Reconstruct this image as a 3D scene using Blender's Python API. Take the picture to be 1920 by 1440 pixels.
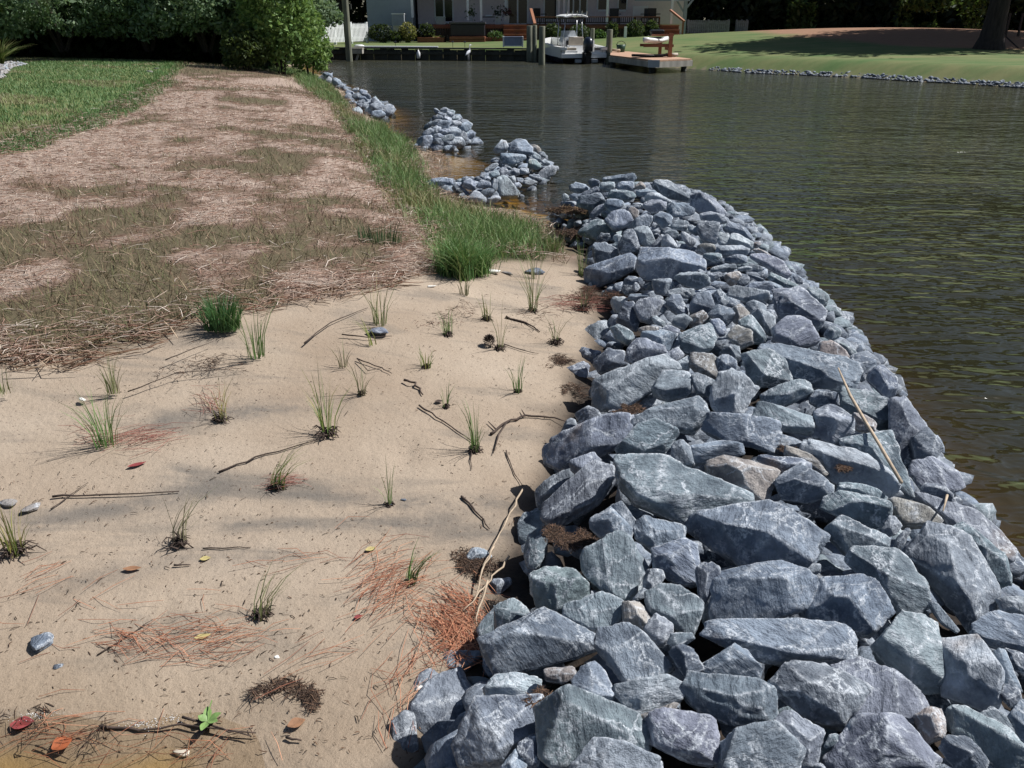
import bpy, bmesh, math, random
import numpy as np
from mathutils import Vector, Matrix

for o in list(bpy.data.objects):
    bpy.data.objects.remove(o, do_unlink=True)
S = bpy.context.scene
C = S.collection
R = math.radians
random.seed(7)
rng = np.random.default_rng(11)

# ------------------------------------------------------------------ camera, sky, sun, exposure
F_PX, CAM_H = 1536.0, 1.75
PITCH = math.atan(680.0 / F_PX)
cam_d = bpy.data.cameras.new("camera")
cam = bpy.data.objects.new("camera", cam_d)
C.objects.link(cam)
cam.location = (0, 0, CAM_H)
cam.rotation_euler = (math.pi / 2 - PITCH, 0, 0)
cam_d.sensor_width = 36.0
cam_d.lens = F_PX / 1920.0 * 36.0
cam_d.clip_start = 0.05
cam_d.clip_end = 1500
S.camera = cam

SUN_AZ, SUN_EL = R(74), R(52)
world = bpy.data.worlds.new("World")
S.world = world
world.use_nodes = True
wn = world.node_tree
wn.nodes.clear()
sky = wn.nodes.new("ShaderNodeTexSky")
sky.sky_type = 'NISHITA'
sky.sun_disc = False
sky.sun_elevation = SUN_EL
sky.sun_rotation = SUN_AZ
sky.air_density = 1.0
sky.dust_density = 1.0
sky.ozone_density = 1.0
bg = wn.nodes.new("ShaderNodeBackground")
bg.inputs[1].default_value = 0.05
wo = wn.nodes.new("ShaderNodeOutputWorld")
wn.links.new(sky.outputs[0], bg.inputs[0])
wn.links.new(bg.outputs[0], wo.inputs[0])

sun_d = bpy.data.lights.new("sun", 'SUN')
sun_d.energy = 5.0
sun_d.angle = R(0.53)
sun_d.color = (1.0, 0.98, 0.95)
sun = bpy.data.objects.new("sun", sun_d)
C.objects.link(sun)
SUN_DIR = Vector((math.sin(SUN_AZ) * math.cos(SUN_EL), math.cos(SUN_AZ) * math.cos(SUN_EL), math.sin(SUN_EL)))
sun.rotation_euler = SUN_DIR.to_track_quat('Z', 'Y').to_euler()
sun.location = (20, 10, 40)

S.view_settings.view_transform = 'Standard'
S.view_settings.look = 'None'
S.view_settings.exposure = 0.38
S.view_settings.gamma = 1.0
S.view_settings.use_curve_mapping = False
S.render.engine = 'CYCLES'
S.cycles.sample_clamp_direct = 8.0
S.cycles.max_bounces = 7
S.cycles.transparent_max_bounces = 12
S.cycles.caustics_reflective = False
S.cycles.caustics_refractive = False

# ------------------------------------------------------------------ pixel -> world helpers (photo pixels, 1920 x 1440)
CP, SP = math.cos(PITCH), math.sin(PITCH)
def ray(px, py):
    a = (px - 960) / F_PX; b = (720 - py) / F_PX
    return Vector((a, CP + b * SP, -SP + b * CP))
def G(px, py, z=0.0):                      # where the sight line meets the level z
    d = ray(px, py); t = (z - CAM_H) / d.z
    return Vector((d.x * t, d.y * t, z))
def AT(px, py, Y):                         # where the sight line meets the distance Y
    d = ray(px, py); t = Y / d.y
    return Vector((d.x * t, Y, CAM_H + d.z * t))

# ------------------------------------------------------------------ numpy noise
def _h(i, j, k):
    n = (i * 374761393 + j * 668265263 + k * 2147483647) & 0xffffffff
    n = ((n ^ (n >> 13)) * 1274126177) & 0xffffffff
    return ((n ^ (n >> 16)) & 0xffff) / 65535.0
def vnoise(P):
    P = np.asarray(P, float)
    I = np.floor(P).astype(np.int64); f = P - I; f = f * f * (3 - 2 * f)
    r = 0
    for a in (0, 1):
        for b in (0, 1):
            for c in (0, 1):
                w = (f[:, 0] if a else 1 - f[:, 0]) * (f[:, 1] if b else 1 - f[:, 1]) * (f[:, 2] if c else 1 - f[:, 2])
                r = r + w * _h(I[:, 0] + a, I[:, 1] + b, I[:, 2] + c)
    return r
def fbm(P, octv=3):
    P = np.asarray(P, float); s = 0; a = 1; t = 0
    for o in range(octv):
        s = s + a * vnoise(P * (2 ** o) + 17.3 * o); t += a; a *= .5
    return s / t
def fbm2(x, y, sc, seed=0, octv=3):
    x = np.asarray(x, float); y = np.asarray(y, float)
    return fbm(np.stack([x * sc + seed * 7.7, y * sc - seed * 3.1, np.full(x.shape, seed * 1.37)], 1), octv)
def sd_poly(x, y, poly):                   # signed distance, positive inside
    x = np.asarray(x, float); y = np.asarray(y, float)
    d = np.full(x.shape, 1e9); ins = np.zeros(x.shape, bool)
    n = len(poly)
    for i in range(n):
        ax, ay = poly[i][0], poly[i][1]; bx, by = poly[(i + 1) % n][0], poly[(i + 1) % n][1]
        ex, ey = bx - ax, by - ay
        L = ex * ex + ey * ey + 1e-12
        t = np.clip(((x - ax) * ex + (y - ay) * ey) / L, 0, 1)
        d = np.minimum(d, (x - ax - t * ex) ** 2 + (y - ay - t * ey) ** 2)
        c = ((ay > y) != (by > y)) & (x < (bx - ax) * (y - ay) / (by - ay + 1e-12) + ax)
        ins ^= c
    d = np.sqrt(d)
    return np.where(ins, d, -d)
def sstep(a, b, v):
    t = np.clip((v - a) / (b - a), 0, 1); return t * t * (3 - 2 * t)

# ------------------------------------------------------------------ materials
def new_mat(name):
    m = bpy.data.materials.new(name); m.use_nodes = True
    nt = m.node_tree; nt.nodes.clear()
    out = nt.nodes.new("ShaderNodeOutputMaterial")
    return m, nt, out
class NT:
    def __init__(s, nt): s.nt = nt
    def n(s, typ, **kw):
        nd = s.nt.nodes.new("ShaderNode" + typ)
        for k, v in kw.items(): setattr(nd, k, v)
        return nd
    def l(s, a, b): s.nt.links.new(a, b)
    def val(s, sock, v):
        if hasattr(v, 'is_output'): s.nt.links.new(v, sock)
        else: sock.default_value = v
    def math(s, op, a, b=0.0, clamp=False):
        nd = s.n("Math", operation=op, use_clamp=clamp); s.val(nd.inputs[0], a); s.val(nd.inputs[1], b); return nd.outputs[0]
    def mix(s, f, a, b, blend='MIX'):
        nd = s.n("Mix", data_type='RGBA', blend_type=blend)
        s.val(nd.inputs[0], f); s.val(nd.inputs[6], a); s.val(nd.inputs[7], b); return nd.outputs[2]
    def noise(s, vec, scale, detail=4, rough=.55, dist=0.0, col=False):
        nd = s.n("TexNoise"); s.l(vec, nd.inputs['Vector'])
        nd.inputs['Scale'].default_value = scale; nd.inputs['Detail'].default_value = detail
        nd.inputs['Roughness'].default_value = rough; nd.inputs['Distortion'].default_value = dist
        return nd.outputs['Color' if col else 'Fac']
    def ramp(s, f, stops):
        nd = s.n("ValToRGB"); s.l(f, nd.inputs[0]); e = nd.color_ramp.elements
        while len(e) < len(stops): e.new(0.5)
        for i, (p, c) in enumerate(stops):
            e[i].position = p; e[i].color = c if len(c) == 4 else (*c, 1)
        return nd.outputs[0]
    def mapr(s, v, a, b, c=0.0, d=1.0):
        nd = s.n("MapRange"); s.val(nd.inputs[0], v)
        for i, q in enumerate((a, b, c, d)): nd.inputs[i + 1].default_value = q
        return nd.outputs[0]
    def bump(s, h, strength, dist, nrm=None):
        nd = s.n("Bump"); nd.inputs['Strength'].default_value = strength; nd.inputs['Distance'].default_value = dist
        s.l(h, nd.inputs['Height'])
        if nrm is not None: s.l(nrm, nd.inputs['Normal'])
        return nd.outputs[0]
    def scale(s, vec, sc):
        nd = s.n("Mapping"); nd.inputs['Scale'].default_value = sc; s.l(vec, nd.inputs['Vector']); return nd.outputs[0]
def c4(c): return (c[0], c[1], c[2], 1.0)

def simple_mat(name, col, rough=.6, metal=0.0, var=.25, vscale=6.0, spec=.4, bump=0.0, stretch=None):
    m, nt, out = new_mat(name); N = NT(nt)
    p = N.n("BsdfPrincipled"); tc = N.n("TexCoord")
    v = tc.outputs['Object']
    if stretch: v = N.scale(v, stretch)
    f = N.noise(v, vscale, 5, .6)
    lo = c4([q * (1 - var) for q in col]); hi = c4([min(1, q * (1 + var)) for q in col])
    N.l(N.mix(N.mapr(f, .3, .7), lo, hi), p.inputs['Base Color'])
    p.inputs['Roughness'].default_value = rough; p.inputs['Metallic'].default_value = metal
    p.inputs['Specular IOR Level'].default_value = spec
    if bump: N.l(N.bump(N.noise(v, vscale * 4, 4), .5, bump), p.inputs['Normal'])
    N.l(p.outputs[0], out.inputs[0])
    return m

def leaf_mat(name, trans=.35, rough=.55, sat=1.0):
    m, nt, out = new_mat(name); N = NT(nt)
    a = N.n("Attribute", attribute_name="Col")
    p = N.n("BsdfPrincipled"); t = N.n("BsdfTranslucent"); mx = N.n("MixShader")
    N.l(a.outputs['Color'], p.inputs['Base Color']); p.inputs['Roughness'].default_value = rough
    p.inputs['Specular IOR Level'].default_value = .3
    N.l(N.mix(.5, a.outputs['Color'], (.10, .14, .02, 1)), t.inputs['Color'])
    mx.inputs[0].default_value = trans
    N.l(p.outputs[0], mx.inputs[1]); N.l(t.outputs[0], mx.inputs[2]); N.l(mx.outputs[0], out.inputs[0])
    return m
M_LEAF = leaf_mat("leaf", .42)
M_BLADE = leaf_mat("grass_blade", .25)
def attr_mat(name, rough=.8):
    m, nt, out = new_mat(name); N = NT(nt)
    a = N.n("Attribute", attribute_name="Col"); p = N.n("BsdfPrincipled")
    N.l(a.outputs['Color'], p.inputs['Base Color']); p.inputs['Roughness'].default_value = rough
    p.inputs['Specular IOR Level'].default_value = .2
    N.l(p.outputs[0], out.inputs[0]); return m
M_STRAW = attr_mat("dry_straw", .8)
M_WHITE = simple_mat("white_paint", (.78, .79, .80), .45, var=.06)
M_GEL = simple_mat("white_gelcoat", (.80, .80, .79), .25, var=.03, spec=.5)
M_NAVY = simple_mat("navy_gelcoat", (.012, .018, .045), .25, var=.2, spec=.5)
M_BLACK = simple_mat("black_plastic", (.012, .013, .017), .35, var=.2)
M_ENGINE = simple_mat("dark_blue_cowling", (.012, .017, .032), .3, var=.15, spec=.5)
M_CUSH = simple_mat("tan_cushion", (.36, .31, .25), .7, var=.1)
M_CHROME = simple_mat("brushed_aluminium", (.55, .56, .58), .3, metal=.9, var=.05)
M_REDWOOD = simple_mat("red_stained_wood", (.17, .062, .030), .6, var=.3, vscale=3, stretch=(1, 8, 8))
M_REDLIT = simple_mat("sunlit_red_wood", (.30, .125, .065), .6, var=.25, vscale=3, stretch=(1, 8, 8))  # the red wood again, its colour lightened as if in sun
M_DARKWOOD = simple_mat("dark_stained_wood", (.030, .018, .014), .6, var=.3)
M_TIMBER = simple_mat("weathered_timber", (.33, .31, .27), .8, var=.35, vscale=4, stretch=(1, 1, .2), bump=.004)
M_PILE = simple_mat("treated_piling", (.17, .175, .13), .85, var=.45, vscale=3, stretch=(3, 3, .4), bump=.01)
M_BULK = simple_mat("tarred_timber", (.032, .034, .028), .8, var=.5, vscale=2, stretch=(2, 2, .5), bump=.01)
M_DECK = simple_mat("dock_boards", (.40, .245, .165), .8, var=.25, vscale=3, stretch=(1, 6, 1))
M_SIDING = simple_mat("mauve_siding", (.74, .65, .66), .6, var=.06)
M_SIDEBLUE = simple_mat("blue_grey_siding", (.30, .34, .38), .6, var=.06)
M_GLASS = simple_mat("dark_window_glass", (.012, .013, .018), .08, var=.1, spec=.6)
M_GREYM = simple_mat("grey_metal", (.34, .37, .40), .5, var=.1)
M_SLATEBLUE = simple_mat("blue_grey_plastic", (.22, .26, .36), .5, var=.1)
M_TEAL = simple_mat("grey_green_plastic", (.24, .31, .31), .5, var=.1)
M_GREENP = simple_mat("dark_green_plastic", (.02, .06, .035), .45, var=.15)
M_TUB = simple_mat("hot_tub_shell", (.018, .016, .022), .4, var=.2)
M_TUBTOP = simple_mat("hot_tub_cover", (.045, .045, .055), .5, var=.15)
M_ROOF = simple_mat("dark_shingles", (.06, .06, .065), .85, var=.3, vscale=5)
M_CONC = simple_mat("pale_concrete", (.45, .43, .39), .85, var=.15)
M_GREYFENCE = simple_mat("grey_fence_boards", (.17, .18, .20), .8, var=.3)
M_BARK = simple_mat("bark", (.036, .028, .024), .95, var=.5, vscale=5, stretch=(3, 3, .5), bump=.04)
M_TWIG = simple_mat("dead_wood", (.060, .042, .034), .9, var=.5, vscale=40)
M_DRYREED = simple_mat("dry_reed", (.42, .33, .24), .8, var=.25, vscale=30)
M_NEEDLE = attr_mat("pine_needle", .7)
M_HERON = simple_mat("heron_feathers", (.55, .56, .60), .8, var=.25, vscale=12)
M_ROPE = simple_mat("tan_hose", (.45, .38, .28), .7, var=.1)
M_SHELL = simple_mat("shell_white", (.75, .73, .68), .5, var=.15, vscale=40)
M_FOAM = simple_mat("foam", (.75, .76, .76), .3, var=.1)
M_YELLOW = simple_mat("yellow_leaf", (.42, .35, .15), .6, var=.3, vscale=40)
M_REDLEAF = simple_mat("red_leaf", (.22, .045, .045), .5, var=.3, vscale=40)
M_ORANGELEAF = simple_mat("orange_leaf", (.42, .13, .06), .5, var=.3, vscale=40)
M_BROWNLEAF = simple_mat("brown_leaf", (.25, .13, .07), .7, var=.3, vscale=40)
M_LIMELEAF = simple_mat("lime_leaf", (.16, .26, .08), .5, var=.35, vscale=40)

# ------------------------------------------------------------------ mesh helpers
def mk(name, V, Fc, mat, parent=None, cols=None, smooth=False, attrs=None):
    V = np.ascontiguousarray(V, np.float32); Fc = np.ascontiguousarray(Fc, np.int32)
    me = bpy.data.meshes.new(name)
    n, k = Fc.shape
    me.vertices.add(len(V)); me.vertices.foreach_set("co", V.ravel())
    me.loops.add(n * k); me.loops.foreach_set("vertex_index", Fc.ravel())
    me.polygons.add(n)
    me.polygons.foreach_set("loop_start", np.arange(0, n * k, k, dtype=np.int32))
    if smooth: me.polygons.foreach_set("use_smooth", np.ones(n, bool))
    me.update(calc_edges=True)
    if cols is not None:
        a = me.attributes.new("Col", 'FLOAT_COLOR', 'POINT')
        cc = np.ones((len(V), 4), np.float32); cc[:, :3] = cols
        a.data.foreach_set("color", cc.ravel())
    for an, av in (attrs or {}).items():
        a = me.attributes.new(an, 'FLOAT', 'POINT'); a.data.foreach_set("value", np.ascontiguousarray(av, np.float32))
    me.materials.append(mat)
    o = bpy.data.objects.new(name, me); C.objects.link(o)
    if parent is not None: o.parent = parent
    return o
def tag(o, label=None, cat=None, group=None, kind=None):
    if label: o['label'] = label
    if cat: o['category'] = cat
    if group: o['group'] = group
    if kind: o['kind'] = kind
    return o
def thing(name, label, cat, loc=(0, 0, 0), rz=0.0, group=None):
    o = bpy.data.objects.new(name, None); C.objects.link(o)
    o.location = loc; o.rotation_euler = (0, 0, rz); o.empty_display_size = .1
    return tag(o, label, cat, group)
class MB:
    def __init__(s): s.v = []; s.f = []
    def add(s, vs, fs):
        b = len(s.v); s.v += [tuple(v) for v in vs]; s.f += [tuple(b + i for i in f) for f in fs]; return s
    def box(s, x0, x1, y0, y1, z0, z1):
        return s.add([(x0, y0, z0), (x1, y0, z0), (x1, y1, z0), (x0, y1, z0), (x0, y0, z1), (x1, y0, z1), (x1, y1, z1), (x0, y1, z1)],
                     [(0, 3, 2, 1), (4, 5, 6, 7), (0, 1, 5, 4), (1, 2, 6, 5), (2, 3, 7, 6), (3, 0, 4, 7)])
    def bar(s, a, b, w, h):                # square bar from a to b
        a = Vector(a); b = Vector(b); d = (b - a).normalized()
        u = d.cross(Vector((0, 0, 1)))
        u = Vector((1, 0, 0)) if u.length < .01 else u.normalized()
        t = u.cross(d)
        vs = [q + u * (sx * w / 2) + t * (sy * h / 2) for q in (a, b) for sx, sy in ((-1, -1), (1, -1), (1, 1), (-1, 1))]
        return s.add(vs, [(0, 1, 2, 3), (7, 6, 5, 4), (0, 4, 5, 1), (1, 5, 6, 2), (2, 6, 7, 3), (3, 7, 4, 0)])
    def tube(s, pts, rad, n=6, cap=True):
        pts = [Vector(p) for p in pts]
        if not isinstance(rad, (list, tuple)): rad = [rad] * len(pts)
        b = len(s.v); up = None
        for i, p in enumerate(pts):
            d = (pts[min(i + 1, len(pts) - 1)] - pts[max(i - 1, 0)])
            d = d.normalized() if d.length > 1e-9 else Vector((0, 0, 1))
            if up is None: up = d.orthogonal().normalized()
            u = (up - d * up.dot(d)); u = u.normalized() if u.length > 1e-6 else d.orthogonal().normalized(); up = u
            w = d.cross(u)
            for k in range(n):
                a = 2 * math.pi * k / n
                s.v.append(tuple(p + u * (math.cos(a) * rad[i]) + w * (math.sin(a) * rad[i])))
        for i in range(len(pts) - 1):
            for k in range(n):
                s.f.append((b + i * n + k, b + i * n + (k + 1) % n, b + (i + 1) * n + (k + 1) % n, b + (i + 1) * n + k))
        if cap:
            s.f.append(tuple(b + k for k in range(n))[::-1]); s.f.append(tuple(b + (len(pts) - 1) * n + k for k in range(n)))
        return s
    def loft(s, rings, close=True, caps=True):
        b = len(s.v); n = len(rings[0])
        for r_ in rings: s.v += [tuple(p) for p in r_]
        m = n if close else n - 1
        for i in range(len(rings) - 1):
            for k in range(m):
                s.f.append((b + i * n + k, b + i * n + (k + 1) % n, b + (i + 1) * n + (k + 1) % n, b + (i + 1) * n + k))
        if caps:
            s.f.append(tuple(b + k for k in range(n))[::-1]); s.f.append(tuple(b + (len(rings) - 1) * n + k for k in range(n)))
        return s
    def build(s, name, mat, parent=None, smooth=False, bevel=0.0, kind=None):
        me = bpy.data.meshes.new(name); me.from_pydata(s.v, [], s.f); me.update()
        bm = bmesh.new(); bm.from_mesh(me); bmesh.ops.recalc_face_normals(bm, faces=bm.faces)
        if bevel:
            bmesh.ops.bevel(bm, geom=list(bm.edges), offset=bevel, segments=2, affect='EDGES', profile=.6, clamp_overlap=True)
        bm.to_mesh(me); bm.free()
        if smooth:
            for p in me.polygons: p.use_smooth = True
        me.materials.append(mat)
        o = bpy.data.objects.new(name, me); C.objects.link(o)
        if parent is not None: o.parent = parent
        if kind: o['kind'] = kind
        return o
def pick(cols, n): 
    c = np.array(cols)[rng.integers(0, len(cols), n)]
    return c * rng.uniform(.75, 1.25, (n, 1))
def leaves_mesh(cent, size, cols, nrm_up=.3, aspect=1.8):
    """one small quad per leaf: centres (n,3), size (n,), cols (n,3)"""
    n = len(cent)
    a = rng.normal(size=(n, 3)); a /= np.linalg.norm(a, axis=1)[:, None]
    b = rng.normal(size=(n, 3)); b[:, 2] += nrm_up
    b -= a * (a * b).sum(1)[:, None]; b /= np.linalg.norm(b, axis=1)[:, None]
    u = a * (size * aspect / 2)[:, None]; w = b * (size / 2)[:, None]
    V = np.stack([cent - u, cent + w * .8 - u * .1, cent + u, cent - w * .8 - u * .1], 1).reshape(-1, 3)
    Fc = np.arange(4 * n).reshape(n, 4)
    return V, Fc, np.repeat(cols, 4, axis=0)
def blades_mesh(base, h, w, lean, cols, seg=2, tipcol=None, az=None):
    """bent grass blades: base (n,3), h,w,lean (n,)"""
    n = len(base)
    az = rng.uniform(0, 2 * np.pi, n) if az is None else az
    ld = np.stack([np.cos(az), np.sin(az), np.zeros(n)], 1)
    fa = rng.uniform(0, 2 * np.pi, n)
    sd = np.stack([np.cos(fa), np.sin(fa), np.zeros(n)], 1)
    V = []
    for i in range(seg):
        t = i / seg
        p = base + ld * (lean * h * t * t)[:, None]; p = p.copy(); p[:, 2] += h * t * (1 - .3 * lean * t)
        ww = (w * (1 - .55 * t) / 2)[:, None]
        V += [p - sd * ww, p + sd * ww]
    p = base + ld * (lean * h)[:, None]; p = p.copy(); p[:, 2] += h * (1 - .3 * lean)
    V.append(p)
    k = 2 * seg + 1
    V = np.stack(V, 1).reshape(-1, 3)
    b = np.arange(n)[:, None] * k
    F = []
    for i in range(seg - 1):
        F.append(b + np.array([2 * i, 2 * i + 1, 2 * i + 3])); F.append(b + np.array([2 * i, 2 * i + 3, 2 * i + 2]))
    F.append(b + np.array([2 * seg - 2, 2 * seg - 1, 2 * seg]))
    F = np.concatenate(F, 0)
    cc = np.repeat(cols[:, None, :], k, axis=1)
    if tipcol is not None: cc[:, -1, :] = tipcol
    return V, F, cc.reshape(-1, 3)

# ------------------------------------------------------------------ the lie of the land
def gp(*pts, z=.1): return [tuple(G(px, py, z).xy) for px, py in pts]
PILE = [(-.3, 1.4), (-.15, 1.7), (-.02, 2.1), (.03, 2.5), (.1, 2.8), (.2, 3.2), (.3, 3.7), (.5, 4.4), (.58, 4.9), (.5, 5.6), (.55, 6.2), (.42, 6.9),
        (.36, 7.8), (.5, 8.3), (1.2, 8.6), (1.9, 8.3), (2.15, 7.6), (2.2, 6.6), (2.12, 5.4), (2.05, 4.2), (1.85, 3.0), (1.75, 2.3), (1.9, 1.0),
        (2.0, -.6), (.35, -.6), (.2, .2), (-.2, 1.0)]
ISLET = gp((780, 345), (830, 372), (880, 388), (925, 388), (972, 378), (1000, 358), (1045, 330), (1048, 312), z=0.0) + gp((1020, 285), (985, 262), (945, 262), (918, 290), (915, 310), (880, 330), (820, 330), z=.12)
MOUND = gp((776, 281), (850, 284), (888, 274), (898, 262), z=0.0) + gp((880, 235), (868, 210), (845, 203), (812, 207), (806, 230), (795, 255), z=.15)
BANKA = gp((648, 190), (668, 212), (712, 220), (745, 212), z=0.05) + gp((738, 196), (700, 170), (672, 164), (648, 168), z=.2)
BANKB = gp((598, 148), (640, 166), (656, 164), z=.05) + gp((642, 146), (618, 134), (598, 136), z=.2)
HEAPS = [(PILE, .44, .25), (ISLET, .30, .22), (MOUND, .40, .30), (BANKA, .42, .6), (BANKB, .42, .7)]
FARLAND = [(-90, 44.6), (-9.5, 44.3), (4.6, 41.9), (5.4, 38.0), (7.3, 34.8), (14.9, 25.5), (26, 18), (90, 4), (500, 4), (500, 600), (-500, 600), (-500, 44.6)]
ctrl = []
for px, py, z in [(0, 1440, -.045), (300, 1440, -.045), (0, 1330, .010), (250, 1340, .008), (480, 1375, .004), (600, 1440, .03), (740, 1440, .04), (500, 1200, .05), (0, 1100, .08),
                  (300, 1000, .10), (700, 1050, .08), (960, 1000, .10), (800, 800, .15), (400, 780, .2), (0, 750, .25), (0, 680, .33), (350, 610, .36), (700, 540, .34),
                  (800, 480, .3), (1090, 690, .12), (1140, 560, .14), (1000, 600, .17), (1040, 455, .06), (1100, 480, .10), (600, 300, .36), (540, 180, .45), (300, 300, .42),
                  (0, 280, .5), (240, 190, .55), (0, 118, .62), (300, 118, .6), (480, 130, .5), (700, 400, .33), (690, 280, .25), (800, 400, .16), (900, 430, .12),
                  (960, 390, -.03), (812, 340, -.03), (796, 306, -.03), (770, 270, -.02), (738, 212, -.03), (640, 168, .02), (600, 140, .03), (870, 300, -.07), (838, 285, -.07), (905, 322, -.08), (1000, 400, -.12)]:
    p = G(px, py, z); ctrl.append((p.x, p.y, z))
ctrl += [(-.6, .6, -.05), (-2.5, .5, -.04), (-6, 2, .15), (-12, 4, .45), (-20, 10, .6), (-30, 25, .7), (-20, 38, .6), (-60, 30, .8), (-8.5, 33, .2), (-10, 40, .2), (-60, -20, .5),
         (1.0, .3, .0), (1.0, 3, .0), (1.2, 5, .0), (1.1, 7, -.02), (2.3, 0, -.3), (2.3, 3, -.3), (2.5, 5, -.3), (2.5, 7.5, -.35), (1.5, 9.3, -.3), (.4, 9.2, -.25), (-.3, 11, -.3), (-.8, 14, -.4),
         (-1.5, 18, -.5), (-3, 25, -.6), (-5.5, 32, -.6), (-7, 40, -.7), (3, 12, -.8), (3, 20, -.9), (5, 3, -.8), (6, 10, -.9), (12, 5, -.9), (30, -5, -.9), (0, 30, -.9), (0, 38, -.9), (6, 28, -.9), (0, -6, -.2), (10, -10, -.8), (60, -30, -.9), (-10, -8, .1)]
ctrl = np.array(ctrl)
_r = np.linalg.norm(ctrl[:, None, :2] - ctrl[None, :, :2], axis=2)
_n = len(ctrl)
_A = np.zeros((_n + 3, _n + 3)); _A[:_n, :_n] = -_r + np.eye(_n) * 1e-3
_A[:_n, _n] = 1; _A[:_n, _n + 1:] = ctrl[:, :2]; _A[_n, :_n] = 1; _A[_n + 1:, :_n] = ctrl[:, :2].T
_w = np.linalg.solve(_A, np.concatenate([ctrl[:, 2], np.zeros(3)]))
def land(x, y):
    x = np.atleast_1d(np.asarray(x, float)); y = np.atleast_1d(np.asarray(y, float))
    out = np.empty(x.shape)
    for i in range(0, len(x), 20000):
        xs, ys = x[i:i + 20000], y[i:i + 20000]
        r = np.sqrt((xs[:, None] - ctrl[None, :, 0]) ** 2 + (ys[:, None] - ctrl[None, :, 1]) ** 2)
        out[i:i + 20000] = -r @ _w[:_n] + _w[_n] + xs * _w[_n + 1] + ys * _w[_n + 2]
    out = np.clip(out, -1.0, .85)
    d = sd_poly(x, y, FARLAND)
    rise = .05 * sstep(3, 14, d) + .85 * np.exp(-(((x - 22) / 13) ** 2 + ((y - 52) / 13) ** 2) / 1.3)
    f = -1.0 + 1.0 * sstep(-.9, 0.0, d) + np.where(y > 41.5, .52 * sstep(0.0, .45, d), .50 * sstep(-.05, 1.1, d)) + rise * sstep(.5, 4, d)
    return np.where(d > -.9, np.maximum(out * (d < 0) + -2 * (d >= 0), f), out)
def land1(x, y): return float(land([x], [y])[0])
def heap(x, y, drop=0.0):
    h = land(x, y)
    x = np.atleast_1d(np.asarray(x, float)); y = np.atleast_1d(np.asarray(y, float))
    for poly, hm, fall in HEAPS:
        d = sd_poly(x, y, poly)
        top = hm * (1 - np.exp(-np.maximum(d, 0) / fall * 1.4)) + .03 - drop
        h = np.where(d > 0, np.maximum(h, top), h)
    return h
def heap1(x, y): return float(heap([x], [y])[0])
def on_heap(px, py):
    d = ray(px, py)
    ts = np.linspace(.8, 40, 1600) if py < 330 else np.linspace(.8, 16, 1200)
    z = heap(d.x * ts, d.y * ts)
    k = int(np.argmax(CAM_H + d.z * ts < z))
    t = ts[k]
    return Vector((d.x * t, d.y * t, CAM_H + d.z * t))
# ------------------------------------------------------------------ ground: one sheet to the horizon
LAWN = [(-60, 60)] + gp((0, 118), (300, 118), (345, 128), (305, 178), (280, 195), (240, 210), (175, 245), (60, 275), (0, 290), z=.5) + [(-14, 8.2), (-60, 8)]
STRAW = gp((0, 290), (60, 275), (175, 245), (240, 210), (280, 195), (305, 178), (345, 128), (420, 123), (500, 128), (560, 165), (610, 205), (660, 262), (690, 330), (725, 400), (800, 455),
           (800, 500), (760, 520), (700, 540), (560, 575), (450, 590), (350, 612), (270, 645), (150, 660), (0, 678), z=.33) + [(-6, 3.3), (-60, 3), (-60, 8), (-14, 8.2)]
MARSH = gp((560, 112), (604, 140), (640, 166), (655, 190), (672, 215), (756, 206), (786, 240), (800, 282), (816, 305), (825, 338), (832, 364), (900, 377), (960, 385), (1012, 394), (1045, 430), (1050, 455),
           (1040, 486), (955, 500), (910, 522), (840, 520), (795, 495), (800, 455), (725, 395), (690, 330), (660, 262), (610, 200), (540, 145), (480, 128), z=.2)
REDPATCH = [(14, 44), (16, 38), (19, 34.5), (26, 32), (42, 29), (60, 60), (24, 66), (14, 58)]
BALDS = gp((700, 395), (760, 430), (800, 440), (790, 455), (740, 440), z=.3)
nr, nc = 720, 520
tt = np.linspace(0, 1, nr)
ys = -3 + 8 * tt + 455 * tt ** 5.5
us = np.linspace(-1, 1, nc)
X = (us[None, :] * (5 + 1.25 * (ys[:, None] + 3))).ravel(); Y = np.repeat(ys, nc)
gz = land(X, Y)
near = np.clip(1 - Y / 14, 0, 1)
dl = sd_poly(X, Y, LAWN) + .25 * (fbm2(X, Y, 1.6, 3) - .5) * 2
ds = sd_poly(X, Y, STRAW) + .10 * (fbm2(X, Y, 5, 4) - .5) * 2
dm = sd_poly(X, Y, MARSH)
df = sd_poly(X, Y, FARLAND)
dr = sd_poly(X, Y, REDPATCH)
far_l = sstep(-.05, .12, df)
m_lawn = np.maximum(sstep(-.15, .1, dl), far_l)
m_lawn = np.maximum(m_lawn, sstep(24, 27, Y) * (df < 0) * (gz > .05))
m_straw = np.maximum(sstep(-.06, .05, ds), sstep(-.35, -.05, dm) * sstep(5.4, 6.2, Y) * (gz > .06)) * (1 - m_lawn)
m_marsh = sstep(0, .18, dm) * (1 - m_lawn)
m_red = sstep(-.6, 1.0, dr + 2.2 * (fbm2(X, Y, .45, 9) - .5))
inpile = np.zeros_like(X)
for poly, hm, fall in HEAPS: inpile = np.maximum(inpile, sstep(-.12, .05, sd_poly(X, Y, poly) + .12 * (fbm2(X, Y, 6, 8) - .5)))
gz = gz + near * (.016 * (fbm2(X, Y, 2.2, 1) - .5) + .008 * (fbm2(X, Y, 9, 2) - .5)) * (1 - .5 * m_lawn) + .025 * m_straw * sstep(0, .12, ds)
gz = np.where((inpile > .5), np.maximum(gz - .05, heap(X, Y, .27) - .02), gz)
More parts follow.
